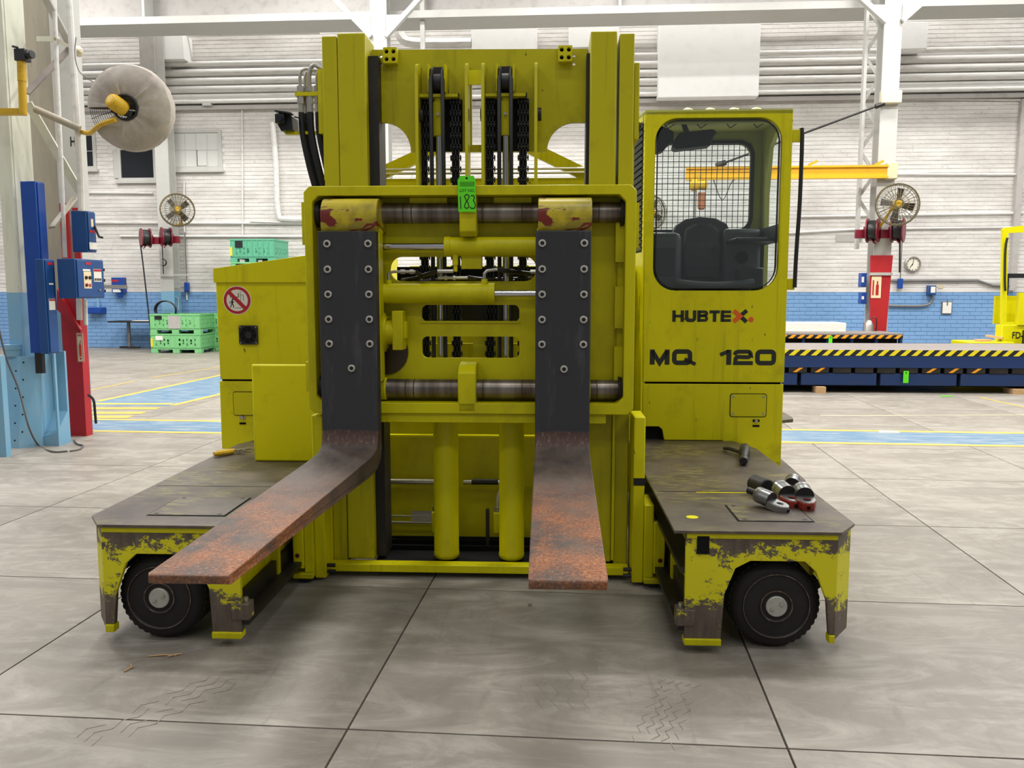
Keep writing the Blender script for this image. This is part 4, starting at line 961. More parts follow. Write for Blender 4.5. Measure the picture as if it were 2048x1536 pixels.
# back wall with raised painted bricks
WY = 23.05; w = WALL
wall = top(w, 'wall_back', B().box(-22, 16, WY+.008, WY+.5, 1.575, 11.5), m_mortarw, kind='structure')
wallb = top(w, 'wall_lower', B().box(-22, 16, WY+.008, WY+.5, -.1, 1.575), m_mortarb, kind='structure')
def WR(x0, y0, x1, y1): a = w.Y(x0, (y0+y1)/2, WY); c = w.Y(x1, (y0+y1)/2, WY); return a.x, c.x, w.Y((x0+x1)/2, y1, WY).z, w.Y((x0+x1)/2, y0, WY).z
wins = [WR(158, 272, 187, 333), WR(228, 298, 310, 358), WR(349, 266, 438, 334)]
bw, bh = .30, .1045
wl_ = top(w, 'wall_left', B().box(-22.3, -22, -5, WY, 1.575, 11.5), m_bwhite, kind='structure'); part(wl_, 'blue_band', B().box(-22.3, -21.99, -5, WY, 0, 1.575), m_bblue)
def bricks(x0, x1, z0, z1, par, m):
    b = B(); j = 0; z = z0
    while z < z1-.03:
        x = x0+(bw/2 if j % 2 else 0)
        while x < x1:
            if not any(a-.05 < x+bw/2 < c+.05 and e-.05 < z+bh/2 < f+.05 for a, c, e, f in wins):
                d = rnd.uniform(0, .006)
                b.box(x+.0008, x+bw-.0008, WY-d, WY+.010, z+.010, min(z+bh-.004, z1))
            x += bw
        z += bh; j += 1
    return part(par, 'brick_courses', b, m, 'painted brick courses', kind='stuff', smooth=False)
bricks(-21, 15, 1.575, 9.6, wall, m_bwhite)
# lower band: the largest bricks singly
b0 = None; cnt = 0; rest = B()
for j in range(15):
    for i in range(120):
        x = -21+i*bw+(bw/2 if j % 2 else 0); z = 0.007+j*bh
        single = (-13.9 < x < -8.6 and cnt < 290) and True
        if single:
            if b0 is None: b0 = part(wallb, 'brick', B().box(x+.005, x+bw-.005, WY, WY+.016, z+.008, z+bh-.004), m_bblue, smooth=False); bo = (x, z)
            else: dup(b0, wallb, (x-bo[0], rnd.uniform(-.006, .002), z-bo[1]))
            cnt += 1
        else: rest.box(x+.005, x+bw-.005, WY-rnd.uniform(-.002, .006), WY+.016, z+.008, z+bh-.004)
part(wallb, 'brick_courses', rest, m_bblue, 'blue painted brick courses', kind='stuff', smooth=False)
part(wallb, 'paint_edge', bx(-21, 15, WY-.009, WY, 1.56, 1.585), m_bwhite)
# windows
def window(i, x0, x1, z0, z1, dark, cols, rows):
    o = top(w, 'window_%d' % i, B().plate(rect(x0-.09, x1+.09, z0-.09, z1+.07), [rect(x0, x1, z0, z1)], 'y', WY-.05, WY+.02), m_wsteel, 'painted steel window frame with %s panes set high in the brick wall' % ('dark' if dark else 'painted-over white'), None, kind='structure')
    ww, hh = (x1-x0)/cols, (z1-z0)/rows
    for a in range(cols):
        for c in range(rows):
            part(o, 'pane', bx(x0+a*ww+.008, x0+(a+1)*ww-.008, WY-.022, WY-.012, z0+c*hh+.008, z0+(c+1)*hh-.008), m_dglass if dark else m_paneg, smooth=False)
    part(o, 'sill', bx(x0-.14, x1+.14, WY-.12, WY, z0-.15, z0-.09), m_wsteel)
    b = B()
    for a in range(1, cols): b.box(x0+a*ww-.008, x0+a*ww+.008, WY-.03, WY-.012, z0, z1)
    for c in range(1, rows): b.box(x0, x1, WY-.03, WY-.012, z0+c*hh-.008, z0+c*hh+.008)
    if len(b.v): part(o, 'glazing_bar', b, m_wsteel)
    return o
window(1, *wins[0], True, 2, 2)
q_ = WR(243, 300, 308, 356); w2 = window(2, *q_, True, 1, 1)
part(w2, 'side_reveal', bx(q_[0]-.2, q_[0]-.03, WY-.035, WY+.02, q_[2], q_[3]), m_wsteel)
q_ = wins[2]; w3 = window(3, *q_, False, 4, 2); ww = (q_[1]-q_[0])/4
part(w3, 'open_pane', bx(q_[0]+ww*2+.03, q_[0]+ww*3-.03, WY-.04, WY-.03, q_[2]+.03, (q_[2]+q_[3])/2-.03), m_paneg)
part(w3, 'dark_gap', bx(q_[0]+ww*2-.01, q_[0]+ww*2+.03, WY-.028, WY-.024, q_[2]+.02, (q_[2]+q_[3])/2), m_hole)
# far right: recessed wall part with an opening frame
tx = w.Y(2032, 300, WY).x; top(w, 'trim_1', B().box(tx, tx+.15, WY-.15, WY, 1.6, 6.4), m_wgrey, kind='structure')

# pipes along the wall, ducts and conduit
def wp(x, y, dy=0): return w.Y(x, y, WY-dy)
def pipe(name, z, r, x0, x1, label, dy=.25, m=None, grp='horizontal pipes along the brick wall'):
    b = B().cyl((x0, WY-dy, z), (x1, WY-dy, z), r, 12)
    return top(w, name, b, m or m_pipe, label, 'pipe', grp)
for i, (y, r) in enumerate(((104, .07), (123, .10), (141, .10), (158, .10), (171, .045), (183, .06))):
    z = w.Y(1640, y, WY-.25).z
    words = ('topmost', 'second', 'third', 'fourth', 'thin fifth', 'lowest')[i]
    o = pipe('wall_pipe', z, r, -20, 14, 'white painted pipe along the brick wall, %s of the row from the top' % words)
ledge = top(w, 'trim_2', B().box(-21, 15, WY-.28, WY, w.Y(400, 198, WY-.28).z, w.Y(400, 188, WY-.28).z), m_wsteel, kind='structure')
top(w, 'trim_3', B().box(-21, 15, WY-.18, WY, w.Y(400, 222, WY).z, w.Y(400, 214, WY).z), m_wgrey, kind='structure')
def conduit(name, pts, r, label, dy=.06, m=None, cat='conduit', sm=0, g=None):
    return top(w, name, B().tube([wp(x, y, dy) for x, y in pts], r, 8, sm), m or m_pipe, label, cat, g)
conduit('thin_conduit', [(500, 443), (640, 447)], .02, 'thin double pipe running behind the small left fan', .1)
conduit('thin_conduit', [(165, 445), (700, 447)], .035, 'thin white pipe passing under the small left fan')
conduit('thin_conduit', [(240, 472), (640, 473)], .03, 'thin white pipe level with the left hose reels')
conduit('thin_conduit', [(150, 385), (305, 386)], .03, 'thin white pipe left of the far left column, above the hose reels')
conduit('down_pipe', [(545, 245), (552, 330), (556, 425), (572, 438), (640, 438)], .075, 'white downpipe with a bend right of the small left fan', .12, sm=3)
conduit('thin_conduit', [(1600, 433), (2048, 426)], .03, 'thin white pipe passing behind the right fan')
conduit('thin_conduit', [(1570, 466), (1740, 457)], .03, 'thin pipe left of the right hose reels')
conduit('thin_conduit', [(1800, 457), (2048, 454)], .025, 'thin pipe right of the right hose reels')
conduit('thin_conduit', [(1780, 561), (1955, 561), (1985, 571), (2020, 572)], .035, 'grey conduit bending down above the blue switch box', .07, m_steel)
conduit('thin_conduit', [(1770, 611), (1840, 612), (1862, 605), (1864, 592)], .03, 'grey conduit curving up into the blue switch box', .07, m_steel, sm=3)
conduit('thin_conduit', [(1776, 348), (2048, 349)], .03, 'thin pipe right of the jib crane')
conduit('thin_conduit', [(1790, 187), (2048, 192)], .025, 'upper of the thin conduits right of the tall column'); conduit('thin_conduit', [(1790, 198), (2048, 200)], .025, 'lower of the thin conduits right of the tall column')
conduit('thin_conduit', [(550, 150), (550, 200)], .03, 'short vertical conduit beside the wall pipes'); conduit('thin_conduit', [(484, 210), (485, 470)], .02, 'thin vertical conduit crossing the wall right of the shuttered window')
conduit('thin_conduit', [(1311, 240), (1311, 300)], .02, 'thin conduit behind the cab roof')
conduit('duct_elbow', [(795, 40), (800, 70), (828, 86), (943, 86)], .13, 'white round duct bending right above the mast plate', .4, sm=4, cat='duct')
conduit('drop_conduit', [(368, 362), (368, 440), (374, 600)], .02, 'thin conduit dropping beside the small left fan')
conduit('drop_conduit', [(345, 500), (347, 592), (358, 596), (358, 620)], .035, 'pipe dropping beside the far left column', .2)
conduit('drop_conduit', [(353, 490), (354, 560)], .03, 'short pipe below the right one of the left hose reels', .2)
conduit('thin_conduit', [(150, 73), (640, 66)], .04, 'thin pipe under the crane girder on the left', .3); conduit('thin_conduit', [(1075, 52), (1720, 30)], .04, 'thin pipe under the crane girder on the right', .3)
for (x, y, s) in ((370, 575, 1), (1796, 568, 1)):
    p = wp(x+4, y, .1); o = thing(w, 'pendant_control', (p.x, p.y, p.z-.12), 'small blue pendant box hanging %s' % ('left, above the green crates' if x < 1000 else 'right of the red column'), 'control box')
    part(o, 'box', bx(p.x-.06, p.x+.06, p.y-.05, p.y+.05, p.z-.12, p.z+.14), m_blue, bevel=.01)
    part(o, 'cord', B().cyl((p.x, p.y, p.z+.14), (p.x, p.y, p.z+1.5), .012, 6), m_cable)

# big white boxes and panels on the wall
def wbox(name, x0, y0, x1, y1, dep, m, label, cat, back=.0, bev=.01, fr=w, Y=None):
    Y = WY-dep if Y is None else Y
    a = fr.Y(x0, y1, Y); c = fr.Y(x1, y0, Y)
    return top(fr, name, B().box(a.x, c.x, Y, Y+dep, a.z, c.z), m, label, cat, bevel=bev)
wbox('wall_panel', 943, 54, 1074, 101, .5, m_panel, 'white boxed panel above the middle of the mast, left one of two', 'panel')
wbox('wall_panel', 1137, 43, 1238, 95, .5, m_panel, 'white boxed panel above the right mast upright', 'panel')
wbox('wall_panel', 1316, 37, 1522, 195, .6, m_panel, 'large square white panel high on the wall above the cab', 'panel')
wbox('wall_box', 1800, 43, 1857, 98, .8, m_panel, 'white square box right of the tall right column', 'box')
wbox('wall_box', 321, 68, 366, 119, .55, m_panel, 'white square box above the shrouded fan', 'box')
wbox('light_fitting', 404, 200, 421, 211, .3, m_wsteel, 'small tapered white fitting under the wall pipes', 'fitting')
wbox('junction_box', 1712, 152, 1724, 162, .15, m_wsteel, 'small white junction box left of the tall right column', 'box')
wbox('junction_box', 1724, 188, 1738, 198, .15, m_wsteel, 'small white junction box just below the other one left of the column', 'box')
wbox('wall_patch', 1671, 468, 1726, 484, .02, m_wgrey, 'blank grey plate on the wall left of the right hose reels', 'plate')

# crane girder, columns
GY = 19.75
a = w.Y(1024, 19, GY); z0 = a.z
gi = thing(w, 'crane_girder', (-2, GY, z0-.2), 'long white crane girder crossing the hall at the top', 'girder')
part(gi, 'bottom_flange', bx(-20, 14, GY, GY+.95, z0-.13, z0+.03), m_wsteel)
part(gi, 'girder_web', bx(-20, 14, GY+.45, GY+.5, z0+.03, z0+1.6), m_wgrey)
for x in (285, 755, 1240, 1780):
    p = w.Y(x, 10, GY); part(gi, 'stiffener', bx(p.x-.03, p.x+.03, GY+.02, GY+.45, z0+.03, z0+1.6), m_wsteel)
def hcol(x, Y, wd, label, z1=9.4, low=None, lname='', grp=None, dp=.4):
    """H-section column centred on x"""
    c = thing(w, 'steel_column', (x, Y+dp/2, 0), label, 'column', grp)
    zl = low or 0
    def sec(z0, z1): return B().box(x-wd/2, x+wd/2, Y, Y+.03, z0, z1).box(x-wd/2, x+wd/2, Y+dp-.03, Y+dp, z0, z1).box(x-.015, x+.015, Y+.03, Y+dp-.03, z0, z1)
    part(c, 'column_shaft', sec(zl, z1), m_wsteel)
    return c, sec
p = w.Y(326, 500, 22.3); c1_, sec = hcol(p.x, 22.45, .36, 'white steel column by the small left fan, blue at its foot', low=1.58)
part(c1_, 'painted_foot', sec(0, 1.58), m_lblue); part(c1_, 'bracket_bar', B().box(p.x-.15, p.x+1.0, 22.33, 22.38, 2.0, 2.03), m_wsteel)
a = w.Y(340, 40, 22.3); part(c1_, 'gusset', bx(p.x-.45, p.x-.05, 22.40, 22.45, 7.3, 8.6), m_wgrey)
CY = 19.1
p = w.Y(757, 60, CY); c2_, sec = hcol(p.x, CY, .36, 'white steel column rising behind the top left of the mast', grp=None)
for s in (-1, 1):
    part(c2_, 'knee_brace', B().beam((p.x+s*.16, CY-.02, w.Y(757, 74, CY).z), (p.x+s*1.05, CY-.02, w.Y(757, -12, CY).z), .10, .14, (0, 1, 0)), m_wsteel)
    part(c2_, 'gusset', B().plate([(p.x+s*.15, w.Y(757, 74, CY).z-.05), (p.x+s*.15, w.Y(757, 30, CY).z), (p.x+s*.62, w.Y(757, 30, CY).z)][::s], [], 'y', CY-.0, CY+.015), m_wsteel)
part(c2_, 'lattice_bar', B().beam((p.x+.18, CY+.3, 3.2), (p.x+.9, CY+.9, 5.0), .08, .02).beam((p.x+.9, CY+.9, 5.0), (p.x+.18, CY+.3, 6.6), .08, .02).box(p.x+.78, p.x+.88, CY+.8, CY+.9, 0, 9), m_wsteel)
p = w.Y(1786, 60, CY-.3); px_ = p.x; c3_, sec = hcol(p.x, CY-.3, .36, 'tall white lattice column carrying the jib crane', low=0)
for s in (-1, 1):
    part(c3_, 'knee_brace', B().beam((p.x+s*.16, CY-.32, w.Y(1780, 52, CY).z), (p.x+s*1.0, CY-.32, w.Y(1780, -22, CY).z), .10, .14, (0, 1, 0)), m_wsteel)
    part(c3_, 'gusset', B().plate([(p.x+s*.15, w.Y(1780, 52, CY).z-.05), (p.x+s*.15, w.Y(1780, 18, CY).z), (p.x+s*.56, w.Y(1780, 18, CY).z)][::s], [], 'y', CY-.3, CY-.285), m_wsteel)
lt = B().box(p.x-.42, p.x-.36, CY+.1, CY+.25, 2.5, 9)
zz = 2.6
while zz < 8.6:
    lt.beam((p.x-.40, CY+.2, zz), (p.x-.1, CY+.1, zz+.5), .07, .02, (0, 1, 0)).beam((p.x-.1, CY+.1, zz+.5), (p.x-.40, CY+.2, zz+1.0), .07, .02, (0, 1, 0)); zz += 1.0
part(c3_, 'lattice_bars', lt, m_wsteel); part(c3_, 'rear_leg', bx(p.x+.2, p.x+.34, CY+.4, CY+.6, 0, 8.5), m_wgrey)
part(c3_, 'hinge_bracket', B().box(p.x-.22, p.x+.2, CY-.45, CY-.3, w.Y(1780, 215, CY).z, w.Y(1780, 190, CY).z), M('cream_casting', (214, 206, 178), .5), bevel=.02)
rc = B().plate([(p.x-.17, 0), (p.x-.26, w.Y(1780, 512, CY).z), (p.x+.20, w.Y(1780, 512, CY).z), (p.x+.10, 0)], [], 'y', CY-.36, CY-.30)
part(c3_, 'red_casing', rc, m_rpaint, 'red painted lower casing')
part(c3_, 'casing_rib', B().box(p.x-.27, p.x+.2, CY-.40, CY-.36, 1.92, 1.98), m_wgrey)
sg = B().box(p.x-.22, p.x-.02, CY-.372, CY-.36, 1.44, 1.90); part(c3_, 'fire_sign', sg, m_fsign, 'cream fire extinguisher sign')
sgt = B().box(p.x-.20, p.x-.17, CY-.376, CY-.372, 1.5, 1.82).box(p.x-.13, p.x-.07, CY-.376, CY-.372, 1.5, 1.72).box(p.x-.115, p.x-.085, CY-.376, CY-.372, 1.72, 1.80); part(c3_, 'sign_pictogram', sgt, m_rpaint)
# fire extinguisher
e = thing(w, 'fire_extinguisher', (p.x-.28, CY-.5, .35), 'silver fire extinguisher at the foot of the red column', 'fire extinguisher')
part(e, 'cylinder', B().lathe((p.x-.28, CY-.5, .4), (p.x-.28, CY-.5, .98), [(0, .08), (.05, .1), (.8, .1), (.95, .06), (1, .03)], 16), m_zinc); part(e, 'hose', B().tube([(p.x-.28, CY-.52, 1.0), (p.x-.15, CY-.55, 1.02), (p.x-.15, CY-.55, .7)], .012, 6, 3), m_hose)
part(e, 'mount_plate', bx(p.x-.35, p.x-.21, CY-.42, CY-.36, .5, .9), m_rpaint)
# jib crane
jy = CY-.4; A1 = w.Y(1372, 344, jy); A2 = w.Y(1775, 344, jy)
jb = thing(w, 'jib_crane', (A2.x, jy, A2.z), 'yellow jib crane beam with a hoist, mounted on the right column', 'crane')
h1 = .16
part(jb, 'jib_beam', B().box(A1.x, A2.x, jy-.06, jy+.06, A2.z-.13, A2.z-.09).box(A1.x, A2.x, jy-.06, jy+.06, A2.z+.10, A2.z+.14).box(A1.x, A2.x, jy-.02, jy+.02, A2.z-.09, A2.z+.10), m_cyel)
part(jb, 'hinge', B().box(A2.x-.02, A2.x+.2, jy-.05, jy+.2, A2.z-.15, A2.z+.2), M('crane_hinge_cream', (206, 196, 160), .5), bevel=.02)
t1 = w.Y(1432, 332, jy); t2 = w.Y(1768, 207, jy)
part(jb, 'tie_rod', B().cyl(t1, t2, .022, 8), m_dark); part(jb, 'tie_clevis', B().cyl(t1, t1+(t2-t1)*.06, .06, 8).cyl(t2, t2-(t2-t1)*.05, .05, 8), m_dark)
for x in (1625, 1757): q = w.Y(x, 328, jy); part(jb, 'stop_bracket', B().beam((q.x-.08, jy, q.z-.02), (q.x+.1, jy, q.z+.06), .04, .05), m_oyel)
hc = w.Y(1398, 372, jy)
hh = part(jb, 'hoist', B().lathe((hc.x-.20, jy, hc.z+.02), (hc.x+.17, jy, hc.z+.02), [(0, .08), (.15, .13), (.4, .13), (.45, .10), (.9, .11), (1, .07)], 16).box(hc.x-.08, hc.x+.05, jy-.05, jy+.05, hc.z+.1, hc.z+.26), m_oyel, 'yellow electric hoist')
part(hh, 'chain_bucket', B().lathe((hc.x+.06, jy, hc.z-.50), (hc.x+.06, jy, hc.z-.14), [(0, .05), (.1, .08), (1, .08)], 12), m_brown)
part(hh, 'hoist_chain', B().cyl((hc.x-.1, jy, hc.z-1.0), (hc.x-.1, jy, hc.z), .012, 6).cyl((hc.x-.06, jy, hc.z-1.0), (hc.x-.06, jy, hc.z), .012, 6), m_cable)
part(jb, 'festoon_cable', B().tube([(hc.x+.3, jy, A2.z-.12), (hc.x+.5, jy, hc.z-.3), (hc.x+.7, jy, hc.z+.1), (hc.x+.95, jy, A2.z-.12)], .012, 6, 4), m_cable)

# wall fans
def cage_fan(c, r, nx, label, blade_rot=0, big=False):
    """c centre, facing direction given by unit vector nx"""
    n = Vector(nx).normalized(); u = Vector((0, 0, 1)); x = n.cross(u).normalized(); y = x.cross(n)
    t = thing(w, 'wall_fan', (c.x, c.y, c.z-r), label, 'fan')
    b = B()
    def ring(rr, off, tr=.008):
        pts = [c+x*(rr*cos(a))+y*(rr*sin(a))+n*off for a in [2*pi*i/28 for i in range(29)]]; b.tube(pts, tr, 5)
    ring(r, 0, .018); ring(r*.97, .09); ring(r*.72, .13, .006); ring(r*.45, .15, .006); ring(r*.2, .16, .012); ring(r*.97, -.09)
    for i in range(30):
        a = 2*pi*i/30; d_ = x*cos(a)+y*sin(a)
        b.tube([c+d_*(r*.15)+n*.16, c+d_*(r*.6)+n*.14, c+d_*r+n*.06, c+d_*r-n*.06, c+d_*(r*.3)-n*.14], .005, 4)
    part(t, 'fan_cage', b, m_fanw)
    for i in range(4):
        a = blade_rot+i*pi/2; d_ = x*cos(a)+y*sin(a); e_ = n.cross(d_)
        p0, p1 = c+d_*(r*.12), c+d_*(r*.78); wv = e_*(r*.17)+n*.03
        part(t, 'blade', B().hexa([p0-wv*.6-n*.004, p1-wv-n*.004, p1+wv*1.1-n*.004, p0+wv*.6-n*.004, p0-wv*.6+n*.004, p1-wv+n*.004, p1+wv*1.1+n*.004, p0+wv*.6+n*.004]), m_fanb)
    part(t, 'motor', B().lathe(c-n*.30, c+n*.10, [(0, .06), (.1, .10), (.75, .10), (.85, .06), (1, .05)], 16), m_oyel)
    return t
c = w.Y(355, 420, 21.6); f1 = cage_fan(c, .42, (.45, -.9, .1), 'small yellow-hubbed wire cage fan on the left white column', .9); part(f1, 'fan_arm', B().tube([c+Vector((0, .25, -.1)), c+Vector((-.1, .4, -.32)), c+Vector((-.45, .7, -.34))], .03, 8), m_oyel)
c = w.Y(1795, 409, CY-.9); f2 = cage_fan(c, .42, (-.15, -1, .05), 'wire cage fan with four dark blades on the right column', .2); part(f2, 'fan_arm', B().tube([c+Vector((0, .25, 0)), c+Vector((-.2, .4, -.42)), c+Vector((-.45, .5, -.46))], .03, 8, 3), m_oyel)
c = w.Y(1303, 425, 22.3); f3 = cage_fan(c, .42, (.5, -.85, 0), 'wire cage fan partly seen through the left edge of the cab window', .5); part(f3, 'fan_arm', B().tube([c, c+Vector((-.2, .4, -.3)), c+Vector((-.3, .75, -.3))], .03, 8), m_oyel)
# hose reels
def reel(px, py, Y, s, label, hose=False):
    c = w.Y(px, py, Y); r = .25
    t = thing(w, 'hose_reel', (c.x, c.y, c.z-r), label, 'hose reel', 'maroon hose reels on the columns')
    d = Vector((.8, .62, 0)).normalized() if s > 0 else Vector((-.9, .5, 0)).normalized()
    part(t, 'reel_drum', B().lathe(c-d*.12, c+d*.12, [(0, r), (.12, r), (.13, r*.62), (.87, r*.62), (.88, r), (1, r), (1, r*.45), (1.25, r*.35), (1.25, .02)], 24), m_maroon)
    part(t, 'reel_bracket', B().box(c.x+s*.10, c.x+s*.36, c.y-.02, c.y+.06, c.z-.16, c.z+.02).beam(c+Vector((s*.1, 0, -.1)), c+Vector((-s*.02, -.1, -.28)), .12, .02), m_maroon, bevel=.01)
    part(t, 'wound_hose', B().lathe(c-d*.09, c+d*.09, [(0, r*.8), (.2, r*.86), (.8, r*.86), (1, r*.8)], 20), m_hose)
    if hose: part(t, 'hanging_hose', B().tube(hose, .018, 6, 3), m_hose)
    return t
reel(291, 476, 21.7, 1, 'leftmost maroon hose reel, its black hose hanging down', [w.Y(281, 490, 21.6), w.Y(285, 520, 21.6), w.Y(292, 580, 21.6), w.Y(300, 650, 21.6), w.Y(302, 668, 21.6)])
reel(332, 474, 21.7, 1, 'maroon hose reel beside the leftmost one, in front of the left column')
reel(1746, 461, CY-.5, -1, 'maroon hose reel on the left side of the red column')
reel(1796, 461, CY-.5, -1, 'maroon hose reel on the right side of the red column', [w.Y(1800, 480, CY-.5), w.Y(1799, 545, CY-.5)])
# clock
c = w.Y(1827, 528, WY-.12)
ck = thing(w, 'wall_clock', (c.x, WY-.1, c.z-.2), 'round analogue wall clock with a metal rim, right of the red column', 'clock')
part(ck, 'clock_rim', B().lathe((c.x, WY, c.z), (c.x, WY-.12, c.z), [(0, .20), (.8, .205), (1, .185), (1, .165)], 28, False), m_zinc)
part(ck, 'clock_face', B().cyl((c.x, WY-.07, c.z), (c.x, WY-.08, c.z), .17, 28), m_clock)
b = B()
for k in range(12): a = k*pi/6; b.beam((c.x+.13*sin(a), WY-.083, c.z+.13*cos(a)), (c.x+.155*sin(a), WY-.083, c.z+.155*cos(a)), .014, .004, (0, 1, 0))
part(ck, 'hour_marks', b, m_ink)
part(ck, 'clock_hand', B().beam((c.x-.01, WY-.09, c.z-.03), (c.x+.015, WY-.09, c.z+.13), .012, .004, (0, 1, 0)), m_ink); part(ck, 'clock_hand', B().beam((c.x, WY-.088, c.z+.02), (c.x-.07, WY-.088, c.z-.09), .016, .004, (0, 1, 0)), m_ink)
# blue boxes and signs on the wall
def cbox(name, x0, y0, x1, y1, dep, m, label, cat, fr=w, Y=None, door=True, extra=None):
    Y = WY-dep if Y is None else Y; a = fr.Y(x0, y1, Y); c = fr.Y(x1, y0, Y); x0, x1, z0, z1 = a.x, c.x, a.z, c.z
    t = thing(fr, name, ((x0+x1)/2, Y+dep/2, z0), label, cat)
    part(t, 'enclosure', bx(x0, x1, Y, Y+dep, z0, z1), m, bevel=.006)
    if door: part(t, 'door', bx(x0+.01, x1-.01, Y-.02, Y, z0+.01, z1-.01), m, bevel=.004)
    return t, x0, x1, z0, z1, Y-(.02 if door else 0)
t, x0, x1, z0, z1, Y = cbox('switch_box', 224, 555, 245, 586, .2, m_blue, 'blue switch box on the wall at the paint line, left', 'switch box')
part(t, 'label_plate', bx(x0+.04, x1-.06, Y-.004, Y, z0+.02, z0+.10), m_paper); part(t, 'red_label', bx(x0+.03, x1-.1, Y-.004, Y, z1-.12, z1-.06), m_red); part(t, 'plug_socket', B().cyl((x1-.1, Y+.05, z0-.12), (x1-.1, Y+.02, z0), .07, 12).box(x1-.09, x1+.03, Y-.04, Y, z0+.1, z1-.05), m_blue)
t, x0, x1, z0, z1, Y = cbox('trunking_box', 173, 615, 203, 627, .25, m_blue, 'small bright blue horizontal box on the blue wall at the left', 'box'); part(t, 'conduit', B().cyl((x0+.3, Y+.1, z1), (x0+.3, Y+.1, z1+.3), .03, 8), m_lblue)
t, x0, x1, z0, z1, Y = cbox('switch_box', 1858, 571, 1873, 590, .2, m_cblue, 'dark blue switch box with a white label, right of the red column', 'switch box'); part(t, 'label_plate', bx(x0+.03, x1-.03, Y-.004, Y, z0+.06, z1-.03), m_paper)
wbox('note_card', 1876, 569, 1887, 577, .02, M('tan_card', (206, 196, 164), .7), 'small tan card beside the dark blue switch box', 'card')
t, x0, x1, z0, z1, Y = cbox('notice_board', 1883, 603, 1905, 628, .05, m_steel, 'framed white notice hanging on the blue wall at the right', 'notice', door=False); part(t, 'notice_sheet', bx(x0+.02, x1-.02, Y-.005, Y, z0+.02, z1-.02), m_paper); part(t, 'hanger', bx((x0+x1)/2-.015, (x0+x1)/2+.015, Y-.01, Y, z1-.1, z1+.05), m_steel)
for y0, y1, s in ((546, 574, 'upper'), (585, 608, 'lower')):
    t, x0, x1, z0, z1, Y = cbox('switch_box', 1722, y0, 1734, y1, .2, m_blue, '%s of the two blue boxes left of the red column' % s, 'switch box', Y=CY-.2)
    part(t, 'label_plate', bx(x0, x0+.05, Y-.004, Y, z0+.1, z1-.08), m_paper)
# hose coil hanging on the left column
c = w.Y(332, 620, 22.2); b = B()
for k in range(3): b.tube([c+Vector((.27*cos(a)*(1+.05*k), -.02*k, .24*sin(a)+.0)) for a in [radians(-20+220*i/20) for i in range(21)]], .022, 6)
top(w, 'coiled_hose', b, m_hose, 'coil of black hose hanging on the left column behind the green crates', 'hose')
c = w.Y(326, 525, 22.3); top(w, 'pull_handle', B().tube([c+Vector((0, 0, .8)), c+Vector((0, 0, -.3))], .012, 6).lathe(c+Vector((0, -.02, 0)), c+Vector((0, .02, 0)), [(0, .08), (1, .1)], 14, False), m_dark, 'dark pull handle on a rod on the left column', 'handle')
# folding table
ty = 22.45
x0 = w.Y(226, 642, ty).x; x1 = w.Y(335, 642, ty).x; zt = .78
tb = thing(w, 'table', ((x0+x1)/2, ty+.3, 0), 'long dark-topped table against the blue wall, left of the green crates', 'table')
part(tb, 'tabletop', bx(x0, x1, ty-.3, ty+.35, zt-.04, zt), m_dark, bevel=.01)
for x in (x0+.42, x1-.25):
    part(tb, 'leg', B().box(x-.035, x+.035, ty, ty+.06, .06, zt-.04), m_steel)
    part(tb, 'foot', B().box(x-.28, x+.28, ty, ty+.08, .03, .08), m_dark, bevel=.01)
top(w, 'paper_sheets', bx(x1-.9, x1-.4, ty-.2, ty+.1, zt, zt+.012), m_paper, 'white papers lying on the long table', 'papers')

